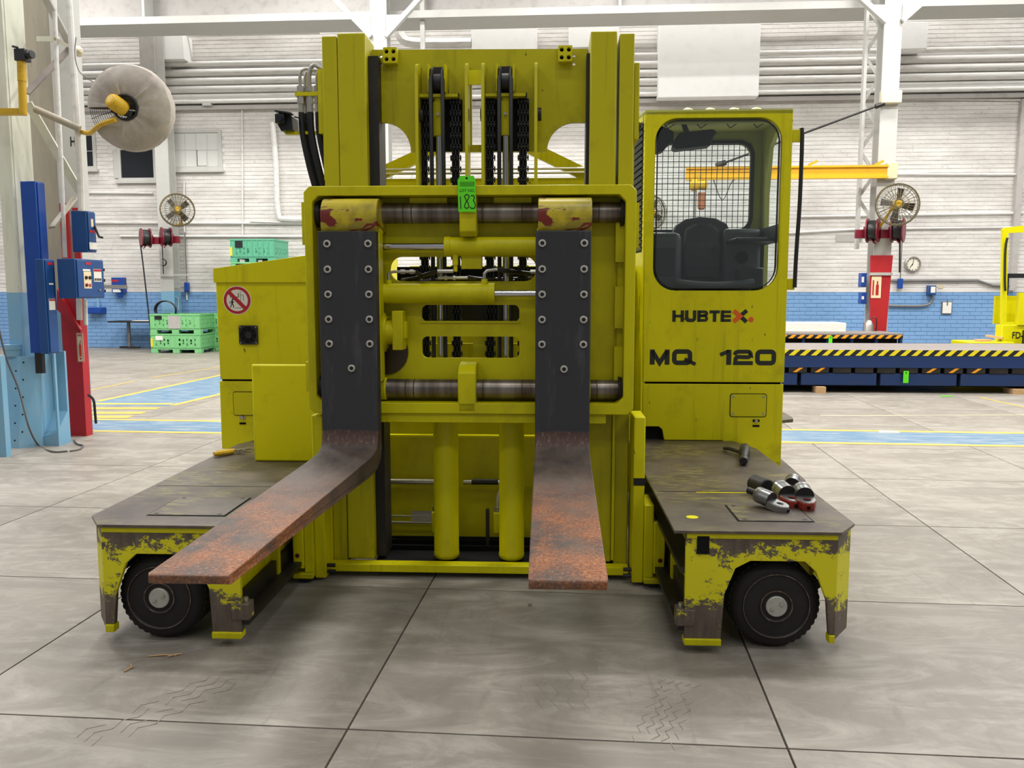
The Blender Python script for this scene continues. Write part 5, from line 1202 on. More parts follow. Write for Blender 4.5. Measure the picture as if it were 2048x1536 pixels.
# green crates
def crate(cx, cy, z, W_, D_, H_, m, label, cat='crate', grp='perforated plastic crates stacked by the wall', stick=0, flip=False):
    t = thing(w, 'pallet_crate', (cx, cy, z), label, cat, grp)
    x0, x1, y0, y1 = cx-W_/2, cx+W_/2, cy-D_/2, cy+D_/2; f = .11
    zb, zt = z+f, z+H_
    def slots(u0, u1):
        hs = []; n = max(4, int((u1-u0)/.1))
        for i in range(n):
            u = u0+(u1-u0)*(i+.5)/n
            if i in (n//2-1, n//2) and n > 9: continue
            off = (i % 2)*.04; s = .018 if i % 3 else .026
            hs.append(rect(u-s, u+s, zb+.08+off, zb+.145+off)); hs.append(rect(u-s, u+s, zb+.20-off*.5, zb+.26-off*.5))
        return hs
    part(t, 'front_wall', B().plate(rect(x0, x1, zb, zt), slots(x0+.1, x1-.1), 'y', y0, y0+.03), m)
    part(t, 'back_wall', bx(x0, x1, y1-.03, y1, zb, zt), m)
    part(t, 'side_wall', B().plate(rect(y0+.03, y1-.03, zb, zt), slots(y0+.1, y1-.1), 'x', x0, x0+.03), m)
    part(t, 'side_wall', B().plate(rect(y0+.03, y1-.03, zb, zt), slots(y0+.1, y1-.1), 'x', x1-.03, x1), m)
    part(t, 'base', B().box(x0, x1, y0, y1, zb-.02, zb+.03), m)
    part(t, 'rim', B().plate(rect(x0-.012, x1+.012, y0-.012, y1+.012), [rect(x0+.03, x1-.03, y0+.03, y1-.03)], 'z', zt-.04, zt), m, bevel=.004)
    for i in (0, 1, 2):
        for j in (0, 1):
            fx = x0+.08+(W_-.16)*i/2; fy = y0+.08+(D_-.16)*j; part(t, 'foot', B().box(fx-.09, fx+.09, fy-.08, fy+.08, z, zb-.015), m, bevel=.006)
    rb = B()
    for i in range(9): u = x0+W_*i/8; rb.box(max(x0, u-.012), min(x1, u+.012), y0-.012, y0, zb, zt-.04)
    part(t, 'rib', rb, m)
    part(t, 'inner_floor', bx(x0+.04, x1-.04, y0+.05, y1-.05, zb+.03, zb+.05), m_hole)
    if stick & 1: part(t, 'yellow_label', bx(x0+.0, x0+.05, y0-.016, y0, zb+.05, zb+.27), m_hazy)
    if stick & 2: part(t, 'black_label', bx(x0+.13, x0+.32, y0-.016, y0, zb+.25, zt-.045), m_bplas)
    if stick & 4: part(t, 'white_label', bx(x0+.13, x0+.32, y0-.016, y0, zb+.22, zt-.06), m_paper)
    if stick & 8: part(t, 'grey_patch', bx(cx-.17, cx+.15, y0-.016, y0, zb+.02, zt-.045), m_wgrey)
    return t
a = w.Z(303, 706, 0); c = w.Z(405, 706, 0); W_ = c.x-a.x; D_ = 1.1; H_ = .50; cx = (a.x+c.x)/2; cy = a.y+D_/2
crate(cx, cy, 0, W_, D_, H_, m_green, 'bottom green crate of the left front stack, with a yellow and a white label', stick=5)
crate(cx, cy, H_, W_, D_, H_, m_green, 'top green crate of the left front stack, with a grey patch on its side', stick=10)
pa, pb = w.Z(416, 702, 0), w.Z(458, 702, 0); WC = pb.x-pa.x; cx2 = (pa.x+pb.x)/2; cy2 = pa.y+.6
crate(cx2, cy2, 0, WC, D_, H_, m_green, 'bottom green crate of the stack just left of the truck, half hidden'); crate(cx2, cy2, H_, WC, D_, H_, m_green, 'upper green crate just left of the truck, half hidden behind it')
# tall stack behind the battery cabinet
ys_ = 21.3; a = w.Y(462, 535, ys_); c = w.Y(549, 535, ys_); W2 = c.x-a.x; cx3 = (a.x+c.x)/2
ztop = w.Y(500, 478, ys_).z; H2 = (ztop)/5
for k in range(5):
    crate(cx3, ys_+.55, k*H2, W2, 1.1, H2, m_teal if k == 4 else m_green, ('topmost blue-green crate of the tall stack behind the battery cabinet' if k == 4 else 'green crate of the tall stack, %s from the top, behind the battery cabinet' % ('fifth', 'fourth', 'third', 'second')[k]), stick=3 if k >= 3 else 0)

# lifting platforms on the right
def hazard(par, x0, x1, y, z0, z1, n, m1, m2, sl=.6):
    part(par, 'black_edge', bx(x0, x1, y-.004, y, z0, z1), m_bplas)
    wd = (x1-x0)/n
    b = B()
    for i in range(n):
        u = x0+i*wd; s_ = wd*sl; k = (z1-z0)*1.1
        q = [(u, z0), (u+s_*.8, z0), (min(x1, u+s_*.8+k), z1), (u+k, z1)]
        b.plate(q, [], 'y', y-.007, y-.004)
    part(par, 'hazard_stripes', b, m1)
rf = Fr(.04)
a = rf.Z(1520, 785, 0); y0 = a.y; x0 = a.x-.6; x1 = x0+9.2; zt = .68
pf = thing(rf, 'lifting_platform', ((x0+x1)/2, y0+.9, 0), 'long dark blue lifting platform with yellow and black edge, right of the cab', 'platform')
part(pf, 'platform_top', bx(x0, x1, y0, y0+1.75, zt-.03, zt), m_plat)
hazard(pf, x0, x1, y0, zt-.09, zt-.03+.03, 54, m_hazy, m_bplas)
part(pf, 'side_beam', bx(x0, x1, y0+.005, y0+.1, .40, zt-.09), m_navy, bevel=.004)
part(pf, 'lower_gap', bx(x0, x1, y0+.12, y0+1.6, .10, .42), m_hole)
xx = x0
i = 0
while xx < x1-.1:
    part(pf, 'clamp_block', bx(xx+.02, xx+.30, y0+.02, y0+.12, .315, .40), m_dark, bevel=.004)
    if i % 7 in (2, 3, 4): part(pf, 'orange_stripe', B().plate([(xx+.08, .325), (xx+.14, .325), (xx+.24, .395), (xx+.18, .395)], [], 'y', y0+.012, y0+.02), m_hazo)
    xx += .34; i += 1
xx = x0
while xx < x1-.2:
    part(pf, 'base_beam', bx(xx+.02, xx+1.18, y0+.04, y0+.14, .12, .31), m_navy, bevel=.004); xx += 1.22
top(rf, 'timber_block', bx(*(lambda p: (p.x-.06, p.x+.08, y0-.06, y0+.2, 0, .10))(rf.Z(1637, 785, 0))), m_wood, 'small wooden block under the near edge of the long platform', 'timber block')
top(rf, 'timber_block', bx(*(lambda p: (p.x-.2, p.x+.6, y0-.02, y0+.3, 0, .08))(rf.Z(2035, 785, 0))), m_wood, 'wooden plank under the platform at the far right edge', 'timber block')
def tagc(px0, py0, px1, py1, Y, fr, label):
    a = fr.Y(px0, py1, Y); c = fr.Y(px1, py0, Y); t = thing(fr, 'lot_tag', (a.x, Y, a.z), label, 'tag')
    part(t, 'tag_card', B().plate(rect(a.x, c.x, a.z, c.z), [circ((a.x+c.x)/2, c.z-.03, .012, 8)], 'y', Y, Y+.003), m_lime); return t
t = tagc(1806, 742, 1818, 766, y0-.012, rf, 'lime green tag hanging on the long dark blue platform')
p = rf.Z(1893, 793, 0); top(rf, 'fallen_tag', B().box(p.x-.09, p.x+.09, p.y-.04, p.y+.04, .0035, .006), m_lime, 'lime green tag lying flat on the floor in front of the platform', 'tag')
# farther platform
y1_ = 17.45; q0 = rf.Y(1540, 668, y1_).x; q1 = rf.Y(1806, 668, y1_).x; z2 = rf.Y(1700, 668, y1_).z
pg = thing(rf, 'lifting_platform', ((q0+q1)/2, y1_+.9, 0), 'farther dark platform carrying the white block, edged with hazard stripes', 'platform')
part(pg, 'platform_top', bx(q0-.5, q1, y1_, y1_+1.25, z2-.03, z2+.01), m_plat); hazard(pg, q0-.5, q1, y1_, z2-.09, z2-.02, 18, m_hazo, m_bplas)
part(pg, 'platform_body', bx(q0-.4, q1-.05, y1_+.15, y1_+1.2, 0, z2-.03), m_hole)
for k in range(7): part(pg, 'side_post', bx(q0-.3+k*.48, q0-.25+k*.48, y1_+.05, y1_+.15, 0, z2-.09), m_navy)
tagc(1657, 672, 1665, 686, y1_-.01, rf, 'lime green tag hanging on the farther platform')
a = rf.Y(1573, 667, y1_+.5); c = rf.Y(1693, 646, y1_+.5)
top(rf, 'white_block', bx(a.x-.1, c.x, y1_+.5, y1_+1.2, z2+.01, c.z), m_foam, 'long white block lying on the farther platform', 'block', bevel=.015)

# second truck at the right edge
q = Fr(.02); Y2 = 16.3
def U(x, y): v = q.Y(x, y, Y2); return v.x, v.z
t2 = thing(q, 'second_truck', (q.Z(2040, 700, 0).x+.3, Y2+.9, 0), 'another yellow forklift truck cut off by the right edge of the photo', 'forklift')
o = [U(2006, 458), U(2012, 455), U(2048, 451), (U(2048, 451)[0]+.6, U(2048, 451)[1]), (U(2048, 451)[0]+.6, U(2048, 490)[1]-1.0), U(2004, 650)]
h = [U(2017, 466), (U(2048, 466)[0]+.5, U(2048, 463)[1]), (U(2048, 560)[0]+.5, U(2048, 592)[1]), U(2030, 592), U(2014, 550)]
h = [U(2017, 466), (U(2048, 463)[0]+.4, U(2048, 463)[1]), (U(2048, 640)[0]+.4, U(2048, 644)[1]), U(2013, 644)]
part(t2, 'cab_frame', B().plate([U(2004, 650), U(2006, 458), U(2012, 455), U(2048, 451), (U(2048, 451)[0]+.6, U(2048, 451)[1]), (U(2048, 650)[0]+.6, U(2048, 650)[1])], [h], 'y', Y2, Y2+.08), m_yhi)
part(t2, 'cab_side', bx(U(2033, 650)[0], U(2048, 650)[0]+.6, Y2-.05, Y2+.06, U(2048, 650)[1], U(2048, 585)[1]), m_yhi)
part(t2, 'waist_rail', B().box(U(2016, 550)[0], U(2048, 550)[0]+.4, Y2+.02, Y2+.07, U(2030, 556)[1], U(2030, 547)[1]).box(U(2016, 550)[0], U(2020, 550)[0], Y2+.02, Y2+.07, U(2030, 590)[1], U(2030, 547)[1]), m_bplas)
part(t2, 'cab_interior', bx(U(2014, 644)[0], U(2048, 650)[0]+.5, Y2+.5, Y2+.55, U(2030, 650)[1], U(2030, 592)[1]), m_grim)
part(t2, 'truck_body', B().box(U(2004, 650)[0], U(2048, 650)[0]+.6, Y2-.02, Y2+.25, .1, U(2030, 650)[1]), m_yhi, bevel=.01)
part(t2, 'grab_rail', B().tube([Vector((*(lambda s: (s[0], Y2-.05, s[1]))(U(x, y)),)) for x, y in ((2012, 476), (2008, 500), (2007, 560), (2008, 582))], .02, 6, 3), m_black)
b = B(); uv = U(2034, 671); addtext(b, 'FD-48', (uv[0]+.06, Y2-.025, uv[1]), .17, .002, .75); part(t2, 'lettering', b, m_ink, smooth=False)
part(t2, 'dark_box', bx(U(2042, 690)[0], U(2048, 690)[0]+.4, Y2-.3, Y2-.02, .3, U(2030, 660)[1]), m_bplas)
a = U(1925, 688); c = U(2001, 680)
lt2 = top(q, 'low_pallet', B().box(a[0], c[0]+.1, Y2-.3, Y2+.5, 0.0, U(2030, 683)[1]), m_yhi, 'low yellow box beside the second truck, timber on top', 'pallet', bevel=.01)
zz = U(2030, 683)[1]
top(q, 'timber_plank', B().hexa([(a[0]+.2, Y2-.2, zz), (c[0]-.2, Y2-.1, zz), (c[0]-.2, Y2+.1, zz), (a[0]+.2, Y2, zz), (a[0]+.2, Y2-.2, zz+.04), (c[0]-.2, Y2-.1, zz+.04), (c[0]-.2, Y2+.1, zz+.04), (a[0]+.2, Y2, zz+.04)]), m_wood, 'lower timber plank lying flat on the low yellow box', 'plank')
top(q, 'timber_plank', B().beam((a[0]+.45, Y2+.1, zz+.10), (c[0]+.02, Y2-.05, zz+.065), .16, .035), m_wood, 'upper timber plank lying askew on the low yellow box', 'plank')

# ---------------------------------------------------------------- the big column at the left
cy = 8.15; r = Fr(0)
def K(x, y, Y=cy): v = r.Y(x, y, Y); return v.x, v.z
col = thing(r, 'lattice_column', (-5.6, 8.6, 0), 'massive cream and light blue riveted column at the left edge', 'column')
zb = 1.58
xa, xb = K(14, 600)[0], K(74, 600)[0]
def depth_at(x, px, y):
    q = r.ray(px, y); return x*q.y/q.x
xc_ = K(40, 600)[0]; yd = depth_at(xc_, 76, 500)
part(col, 'front_flange', bx(xa, xc_, cy, cy+.03, zb, 5.6), m_cream); part(col, 'side_plate', bx(xc_-.03, xc_, cy+.04, yd, zb, 5.6), m_cream)
part(col, 'rear_flange', bx(xa, xc_-.03, yd-.03, yd, zb, 5.6), m_creamd)
part(col, 'blue_shaft', B().box(xa, xc_, cy, cy+.04, .9, zb).box(xc_-.03, xc_, cy+.04, yd, 0, zb).box(xa, xc_-.03, yd-.03, yd, 0, zb), m_lblue)
def face_box(name, p0, p1, p2, y0, y1, Y, m, label, cat):
    '''box whose labelled door looks along +X: near-left pixel, near corner pixel, far corner pixel'''
    a = r.Y(p0, y1, Y); c = r.Y(p1, y0, Y); x0, x1, z0, z1 = a.x, c.x, a.z, c.z; yf = depth_at(x1, p2, (y0+y1)/2)
    t = thing(r, name, ((x0+x1)/2, (Y+yf)/2, z0), label, cat)
    part(t, 'enclosure', bx(x0, x1, Y, yf, z0, z1), m, bevel=.005)
    part(t, 'door', bx(x1, x1+.012, Y+.02, yf-.012, z0+.012, z1-.012), m, bevel=.003)
    return t, x1+.012, Y, yf, z0, z1
def onface(t, name, X, Y0, Y1, u0, u1, z0, z1, m, k=0, th=.003):
    return part(t, name, bx(X+k, X+k+th, Y0+(Y1-Y0)*u0, Y0+(Y1-Y0)*u1, z0, z1), m, smooth=False)
# second leg behind and to the right
y2 = cy+.85; x2a, x2b = r.Y(118, 400, y2).x, r.Y(158, 400, y2).x
part(col, 'rear_leg', B().box(x2a, x2b, y2, y2+.03, zb, 5.8).box((x2a+x2b)/2-.02, (x2a+x2b)/2+.02, y2+.03, y2+.35, zb, 5.8), m_wsteel)
part(col, 'rear_leg_foot', B().box(x2a-.1, x2b, y2, y2+.03, 0, zb), m_lblue)
wx0, wx1 = r.Y(50, 500, cy+.9).x, r.Y(122, 500, cy+.9).x
part(col, 'centre_web', B().box(wx0, wx1, cy+.9, cy+.93, zb, 5.8), m_creamd)
part(col, 'centre_web_foot', B().box(wx0, r.Y(146, 500, cy+.9).x, cy+.86, cy+.9, 0, zb), m_lblue)
def lac(p, q_, wd, m, Y0=cy+.1, Y1=cy+.6, t=.02):
    a, c = r.Y(p[0], p[1], Y0), r.Y(q_[0], q_[1], Y1); part(col, 'lacing_bar', B().beam(a, c, wd, t, (0, 1, 0)), m)
lac((53, 187), (140, 97), .07, M('brown_lacing_paint', (128, 118, 112), .6)); lac((88, -10), (140, 90), .09, m_wsteel); lac((55, 205), (160, 385), .09, m_cream); lac((74, 78), (118, 78), .05, m_cream, cy+.4, cy+.4); lac((110, 78), (142, 95), .03, m_creamd); lac((104, 455), (150, 395), .07, m_creamd)
# foot: flared plate box with rivet holes, side box, niche
f0, f1, f2 = K(8, 850)[0], K(56, 850)[0], K(84, 850)[0]
b = B().hexa([(f0-.02, cy-.16, 0), (f1, cy-.16, 0), (f1, cy+.1, 0), (f0-.02, cy+.1, 0), (f0, cy-.05, .93), (f1, cy-.05, .93), (f1, cy+.1, .93), (f0, cy+.1, .93)])
b.hexa([(f1, cy-.16, 0), (f2, cy-.02, 0), (f2, cy+.3, 0), (f1, cy+.3, 0), (f1, cy-.05, .93), (f2, cy+.06, .93), (f2, cy+.3, .93), (f1, cy+.3, .93)])
ft = part(col, 'foot_casing', b, m_lblue, 'light blue flared foot with bolt holes')
h0 = None
for i in range(10):
    z = .08+i*.088
    for x in (f0+.06, f0+.30 if i % 2 else f0+.22):
        yv = cy-.16+.11*z/.93-.002
        k_ = B().cyl((x, yv, z), (x, yv+.004, z), .009, 8)
        if h0 is None: h0 = part(ft, 'bolt_hole', k_, m_hole); hp0 = (x, yv, z)
        else: dup(h0, ft, (x-hp0[0], yv-hp0[1], z-hp0[2]))
part(col, 'pipe_stub', B().cyl((f0+.16, cy+.0, .93), (f0+.16, cy+.0, 1.04), .085, 20).cyl((f0+.16, cy, 1.0), (f0+.16, cy, 1.05), .092, 20), m_lblue)
n0, n1 = K(76, 800)[0], K(113, 800)[0]
part(col, 'side_channel', B().box(n1-.02, n1, cy-.0, cy+.03, 0, .97).box(n0, n1-.02, cy+.20, cy+.23, 0, .97).hexa([(n0+.02, cy+.01, 0), (n1-.02, cy+.01, 0), (n1-.02, cy+.2, 0), (n0+.02, cy+.2, 0), (n0+.02, cy+.01, .10), (n1-.02, cy+.01, .14), (n1-.02, cy+.2, .34), (n0+.02, cy+.2, .34)]), m_lblue)
part(col, 'dark_bracket', B().box(K(78, 750)[0], K(92, 750)[0], cy-.05, cy, .76, .98), m_dark)
s0, s1 = r.Y(113, 850, cy+.7).x, r.Y(148, 850, cy+.7).x
part(col, 'base_block', B().box(s0, s1, cy+.62, cy+.84, .07, .42), m_lblue, bevel=.006); part(col, 'base_gap', B().box(s0, s1, cy+.64, cy+.84, 0, .07), m_hole)
# red casing
ra, rb_ = r.Y(140, 850, cy+.62).x, r.Y(174, 850, cy+.62).x
rcp = part(col, 'red_casing', B().box(ra-.02, rb_, cy+.60, cy+.66, 0, 1.55).box(rb_-.03, rb_, cy+.66, cy+.72, 0, 1.5), m_rpaint, 'red painted lower part')
part(rcp, 'casing_shoulder', B().plate([(ra-.04, 1.40), (ra-.02, 1.62), (rb_-.05, 1.30), (rb_+.02, 1.18), (rb_-.04, 1.20)], [], 'y', cy+.56, cy+.60), m_rpaint)
part(rcp, 'upper_red_band', B().box(r.Y(123, 450, cy+.8).x, r.Y(140, 450, cy+.8).x, cy+.78, cy+.80, 1.7, 2.55).box(r.Y(148, 450, cy+.8).x, r.Y(160, 450, cy+.8).x, cy+.78, cy+.80, 1.5, 2.5), m_rpaint)
sx0, sx1 = r.Y(152, 690, cy+.58).x, r.Y(165, 690, cy+.58).x; sz0, sz1 = r.Y(160, 724, cy+.58).z, r.Y(160, 666, cy+.58).z; sy = cy+.598
fs = part(rcp, 'fire_sign', bx(sx0, sx1, sy-.004, sy, sz0, sz1), m_fsign, 'cream sign reading FIRE with an extinguisher symbol')
mx = (sx0+sx1)/2; b = B().plate(rect(sx0+.004, sx1-.004, sz0+.004, sz1-.004), [rect(sx0+.007, sx1-.007, sz0+.007, sz1-.007)], 'y', sy-.006, sy-.004)
b.lathe((mx, sy-.005, sz0+.06), (mx, sy-.005, sz0+.20), [(0, .014), (.9, .014), (1, .006)], 4).beam((mx-.002, sy-.006, sz0+.2), (mx+.012, sy-.006, sz0+.235), .006, .002, (0, 1, 0)).plate([(mx-.014, sz0+.045), (mx+.014, sz0+.045), (mx, sz0+.02)], [], 'y', sy-.006, sy-.004)
addtext(b, 'FIRE', (mx, sy-.0055, sz1-.028), .026, .0004); part(rcp, 'sign_print', b, m_rpaint, smooth=False)
# number mark H
hx, hz = K(146, 284, cy+.8); b = B(); addtext(b, 'H', (r.Y(146, 284, y2).x, y2-.002, r.Y(146, 284, y2).z), .14, .003, .7); part(col, 'column_mark', b, m_ink, smooth=False)
# neighbouring grey post cut by the frame
a = r.Z(0, 917, 0); part_post = top(r, 'steel_post', B().box(K(-30, 800, 7.6)[0], K(13, 800, 7.6)[0], 7.55, 7.62, 0, .98), m_lblue, 'light blue grey steel post at the extreme left edge', 'post')
# vertical pipes on the column
def vp(pts, rr, label, dy, m=None):
    top(r, 'vertical_pipe', B().tube([r.Y(x, y, cy+dy) for x, y in pts], rr, 10), m or m_pipe, label, 'pipe')
vp([(108, -20), (113, 120), (121, 300), (130, 515)], .022, 'left vertical white conduit on the big column, ending in the control box', .25)
vp([(136, -20), (142, 60), (150, 180), (160, 340), (163, 422)], .033, 'right vertical white conduit at the edge of the big column', .15)
vp([(158, 590), (159, 640)], .03, 'short white conduit leaving the control box downward', .45); vp([(171, 600), (172, 650)], .02, 'thinner short conduit leaving the control box downward', .45)
a0_, a1_ = r.Y(70, 218, cy-.02), r.Y(160, 258, cy+.1)
top(r, 'steel_tube_stub', B().cyl(a0_, a1_, .035, 14).cyl(a0_-(a1_-a0_)*.01, a0_, .03, 14), m_creamd, 'grey tube stub with a dark open end crossing the big column', 'pipe')
# bell / sounder
c = r.Y(157, 104, cy+.86); top(r, 'alarm_bell', B().lathe((c.x-.03, c.y, c.z), (c.x+.06, c.y-.05, c.z), [(0, .045), (.4, .05), (.45, .06), (.6, .05), (1, .02)], 16), M('cream_bell', (206, 196, 168), .4), 'small cream round sounder at the top of the big column', 'alarm')
# blue conduit boxes on the column
face_box('cable_duct', 61, 70, 98, 362, 706, cy-.06, m_blue, 'tall royal blue cable duct on the big column', 'cable duct')
t, X, Y0, Y1, z0, z1 = face_box('disconnect_box', 81, 86, 113, 518, 708, cy-.22, m_cblue, 'narrow blue switchgear door in front of the tall blue duct', 'switch box')
onface(t, 'red_label', X, Y0, Y1, .25, .75, z1-.055, z1-.03, m_red); onface(t, 'small_label', X, Y0, Y1, .3, .7, z1-.25, z1-.235, m_paper)
l_ = onface(t, 'warning_label', X, Y0, Y1, .2, .75, z1-.50, z1-.39, m_paper); onface(l_, 'label_heading', X, Y0, Y1, .22, .73, z1-.41, z1-.393, m_red, .003)
t, X, Y0, Y1, z0, z1 = face_box('starter_box', 146, 171, 191, 421, 504, cy+.2, m_cblue, 'upper dark blue starter box with a lever, on the big column', 'control box')
part(t, 'lever', B().tube([(X, Y1-.03, z0+.27), (X+.03, Y1-.05, z0+.22), (X+.06, Y1-.06, z0+.16), (X+.10, Y1-.06, z0+.15)], .012, 8), m_black)
onface(t, 'label_plate', X, Y0, Y1, .1, .9, z0+.03, z0+.10, m_paper); onface(t, 'yellow_label', X, Y0, Y1, .4, .65, z0+.26, z0+.34, m_fsign); onface(t, 'red_label', X, Y0, Y1, .2, .8, z0+.20, z0+.225, m_red)
t, X, Y0, Y1, z0, z1 = face_box('control_box', 118, 149, 207, 517, 597, cy-.1, m_cblue, 'large blue control box with buttons and warning labels', 'control box')
onface(t, 'red_label', X, Y0, Y1, .32, .52, z1-.055, z1-.03, m_red)
pp = onface(t, 'button_plate', X, Y0, Y1, .24, .50, z0+.10, z0+.27, m_fsign); onface(pp, 'plate_heading', X, Y0, Y1, .22, .48, z0+.275, z0+.295, m_paper)
mpk = M('pink_button', (206, 110, 110), .4)
for i in (0, 1):
    for j in (0, 1):
        yb = Y0+(Y1-Y0)*(.31+.13*i); zq = z0+.135+j*.075
        part(pp, 'push_button', B().lathe((X+.003, yb, zq), (X+.02, yb, zq), [(0, .018), (.6, .018), (1, .012)], 12), mpk if i and not j else (m_maroon if not j else m_black))
q_ = onface(t, 'warning_label', X, Y0, Y1, .60, .88, z0+.17, z0+.30, m_paper); onface(q_, 'label_heading', X, Y0, Y1, .61, .87, z0+.275, z0+.297, m_red, .003)
for i in range(4): onface(q_, 'label_mark', X, Y0, Y1, .62+.065*i, .66+.065*i, z0+.18, z0+.205, m_ink, .003)
part(t, 'latch', B().cyl((X, Y0+(Y1-Y0)*.78, z0+.085), (X+.012, Y0+(Y1-Y0)*.78, z0+.085), .012, 10), m_zinc)
for z in (z0+.06, z0+.17, z0+.28): part(t, 'hinge', B().cyl((X-.006, Y1, z), (X-.006, Y1, z+.03), .012, 8), m_black)
part(t, 'mounting_bracket', bx(X-.3, X-.05, Y1, cy+.9, z0+.1, z0+.14), m_steel)
# yellow tube bracket with a dark floodlight
y8 = cy-.25
yb_ = thing(r, 'tube_bracket', tuple(r.Y(48, 228, y8)), 'yellow tube bracket with a black camera on top, at the left edge', 'bracket')
p0, p1, p2 = r.Y(-25, 224, y8), r.Y(46, 224, y8), r.Y(43, 122, y8)
part(yb_, 'vertical_tube', B().cyl(p1-Vector((0, 0, .03)), p1+(p2-p1)*.6, .036, 14).cyl(p1+(p2-p1)*.6, p2, .04, 14), m_oyel); part(yb_, 'horizontal_bar', B().beam(p0, p1, .06, .06), m_oyel)
cq = r.Y(52, 110, y8); b = B().box(cq.x-.09, cq.x+.02, y8-.05, y8+.05, cq.z-.06, cq.z+.05).cyl((cq.x-.02, y8, cq.z), (cq.x+.08, y8-.02, cq.z), .04, 12).beam((cq.x-.1, y8-.05, cq.z+.07), (cq.x-.04, y8-.05, cq.z+.055), .02, .02)
part(yb_, 'camera', b, m_bplas, bevel=.006)
# big fan in a dusty cloth shroud
fy = cy+.05; c = r.Y(262, 217, fy); R1 = .415
fn = thing(r, 'shrouded_fan', (c.x, fy, c.z-R1), 'big wall fan wrapped in a dusty white cloth, yellow motor in front', 'fan')
n = Vector((.12, -1, -.12)).normalized(); x = n.cross(Vector((0, 0, 1))).normalized(); y = x.cross(n)
def discpt(rr, a, off): return c+x*(rr*cos(a))+y*(rr*sin(a))+n*off
b = B(); prof = [(.30, .13), (.34, .135), (.6, .12), (.85, .09), (.97, .04), (1.0, -.03), (.97, -.09), (.85, -.13), (.4, -.15), (.02, -.15)]
NN = 56; vs = []; fs_ = []
rn = random.Random(5); wr = [rn.uniform(-.006, .006) for _ in range(NN)]
gap = (radians(180+8), radians(180+40))
for k, (rr, off) in enumerate(prof):
    for i in range(NN):
        a = 2*pi*i/NN; vs.append(discpt(R1*rr*(1+wr[i]*.8), a, off+wr[(i*3) % NN]*.8+(.005 if i % 11 == 0 and .3 < rr < .9 else 0)))
ang = lambda i: 2*pi*(i+.5)/NN
def ingap(i):
    p = discpt(1, ang(i), 0)-c; aa = atan2(p.z, p.x); return radians(-178) < aa < radians(-145) or aa > radians(178)
for k in range(len(prof)-1):
    for i in range(NN):
        if k < 5 and ingap(i): continue
        if k >= 5 and ingap(i): continue
        j = (i+1) % NN; fs_.append((k*NN+i, k*NN+j, (k+1)*NN+j, (k+1)*NN+i))
b.add(vs, fs_); part(fn, 'cloth_shroud', b, m_shroud, 'grubby white cloth cover')
b = B()
for k in range(14):
    rr = R1*(.2+.057*k); b.tube([discpt(rr*.97, a, .10-.06*(rr/R1)**3) for a in [2*pi*i/40 for i in range(41)]], .0028, 4)
for k in range(24): a = 2*pi*k/24; b.tube([discpt(R1*.12, a, .11), discpt(R1*.6, a, .095), discpt(R1*.95, a, .035)], .003, 4)
part(fn, 'wire_guard', b, m_bplas)
mc = c+x*0+n*.0; m0 = c+Vector((.0, -.16, .02)); m1 = m0+Vector((-.09, -.22, .09))
m0 = c+n*.10+Vector((-.02, 0, -.02)); m1 = c+n*.27+Vector((-.095, 0, .065))
part(fn, 'fan_motor', B().lathe(m0, m1, [(0, .06), (.1, .075), (.8, .075), (.95, .062), (1, .045), (1, .02)], 20), m_oyel, 'ochre motor housing')
part(fn, 'motor_cradle', B().beam(m0+Vector((-.12, 0, .0)), m0+Vector((.09, 0, -.05)), .09, .06).beam(m0+Vector((-.08, -.02, .06)), m0+Vector((-.14, -.05, .07)), .02, .02).tube([discpt(R1*.28, 2*pi*i/20, .14) for i in range(21)], .012, 6), m_black, bevel=.01)
ar = [c+n*.20+Vector((-.08, 0, -.12)), r.Y(200, 250, fy-.15), r.Y(180, 266, fy+.0), r.Y(158, 262, fy+.15)]
part(fn, 'support_arm', B().tube(ar, .024, 10, 4), m_oyel)
# cables
top(r, 'hanging_cord', B().tube([r.Y(152, 75, cy+.1), r.Y(150, 110, cy+.05), r.Y(160, 145, cy), r.Y(190, 166, cy-.05)], .005, 6, 5), m_cable, 'thin dark cord looping from the big column to the shrouded fan', 'cord')
pts = [r.Y(-6, 640, cy-.4), r.Y(12, 715, cy-.35), r.Y(38, 780, cy-.3)]+[r.Y(58, 855, cy-.32)]+[Vector((*(r.Z(x, y)[:2]), .010)) for x, y in ((78, 893), (105, 905), (135, 904))]
top(r, 'power_cord', B().tube(pts, .009, 8, 5), m_cable, 'grey power cord hanging down the big column and onto the floor', 'cord')
pts = [Vector((*(r.Z(x, y)[:2]), .010)) for x, y in ((148, 882), (155, 890), (166, 893), (160, 900), (140, 904))]; top(r, 'floor_cord', B().tube(pts, .008, 8, 5), m_cable, 'short loop of cord lying on the floor by the red column foot', 'cord')
pts = [r.Y(177, 790, cy+.55), r.Y(187, 800, cy+.5), r.Y(190, 825, cy+.5), r.Y(192, 847, cy+.5)]; top(r, 'black_cable', B().tube(pts, .014, 8, 4), m_hose, 'stiff black cable sticking out beside the red column foot', 'cable')
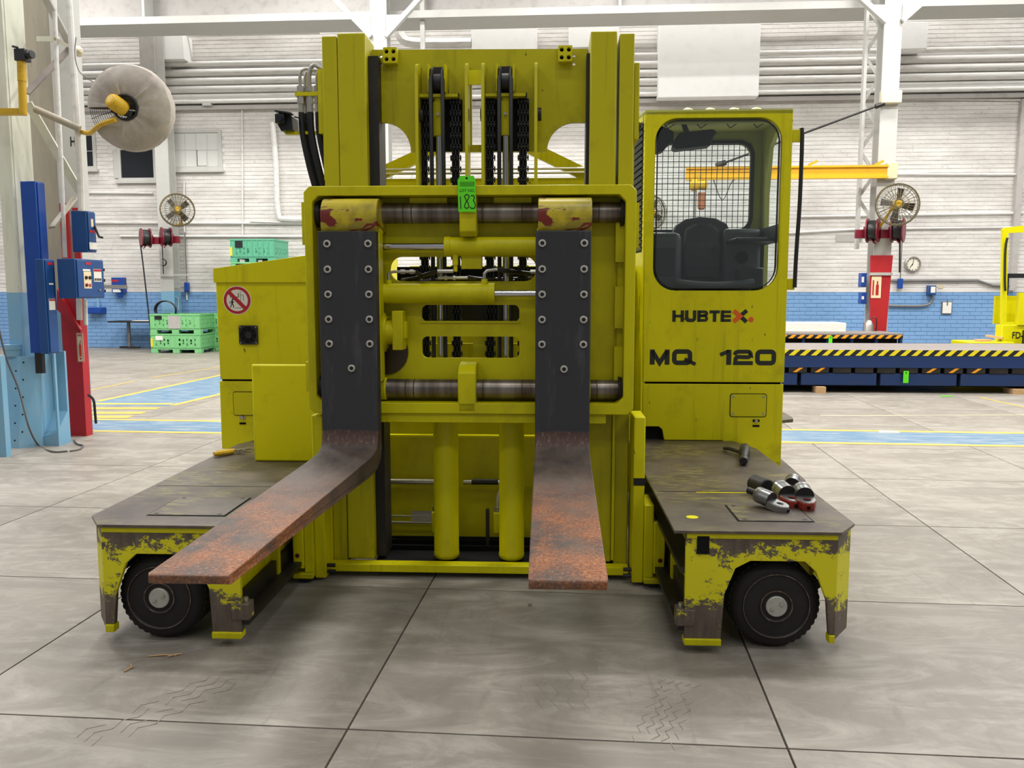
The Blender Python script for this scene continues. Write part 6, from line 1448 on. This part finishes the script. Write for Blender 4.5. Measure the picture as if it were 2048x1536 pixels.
# floor litter
for i, (x, y, ln, an) in enumerate(((325, 1313, .12, .2), (350, 1312, .06, .6), (258, 1340, .05, 1.2), (262, 1334, .04, 2.2))):
    p = r.Z(x, y); top(r, 'wood_splinter', B().tube([(p.x-ln/2*cos(an), p.y-ln/2*sin(an), .004), (p.x, p.y+.004, .006), (p.x+ln/2*cos(an), p.y+ln/2*sin(an), .004)], .0035, 5), m_wood, ('longest pale splinter on the floor below the left wheel', 'pale splinter touching the longest one', 'short splinter in front of the left wheel, left of the long ones', 'tiny splinter crossing the short one')[i], 'splinter')
p = r.Z(1060, 1212); top(r, 'metal_nut', B().lathe((p.x, p.y, 0.0), (p.x, p.y, .012), [(0, .011), (1, .011)], 6), m_zinc, 'small metal nut lying on the floor below the right fork', 'nut')
m_mark = M('tyre_mark_rubber', (133, 126, 116), .7, 0, .8, (148, 141, 131), 30, .45, .6)
def track(p0, p1, n, gap, amp=.022, per=.075):
    a, c = r.Z(*p0), r.Z(*p1); d = (c-a); ln = d.length; d.normalize(); e = Vector((-d.y, d.x, 0)); b = B()
    for k in range(n):
        m_ = int(ln/per*2); P = [a+d*(ln*i/m_)+e*(k*gap+(amp if i % 2 else 0)) for i in range(m_+1)]
        for i in range(m_):
            if rn.random() < .22: continue
            u, v = P[i], P[i+1]; t_ = .0045; q = [u+d*-t_, v+d*-t_, v+d*t_, u+d*t_]
            b.add([(z.x, z.y, .0012) for z in q], [(0, 1, 2, 3)])
    part(fl, 'tyre_mark', b, m_mark, 'faint zigzag tyre mark', kind='stuff', smooth=False)
track((1350, 1500), (1400, 1370), 5, .035); track((1480, 1300), (1490, 1150), 3, .05); track((200, 1500), (480, 1370), 4, .05, .03, .1)
track((1180, 1420), (1175, 1330), 4, .06, .03, .12)
for (x, y, l_) in ((1778, 865, 'scrap of paper on the blue lane, right'), ):
    p = r.Z(x, y); top(r, 'paper_scrap', B().hexa([(p.x-.12, p.y-.03, .003), (p.x+.1, p.y-.05, .003), (p.x+.12, p.y+.05, .003), (p.x-.1, p.y+.04, .003), (p.x-.11, p.y-.02, .012), (p.x+.1, p.y-.04, .02), (p.x+.11, p.y+.04, .01), (p.x-.1, p.y+.03, .02)]), m_paper, l_, 'paper scrap')
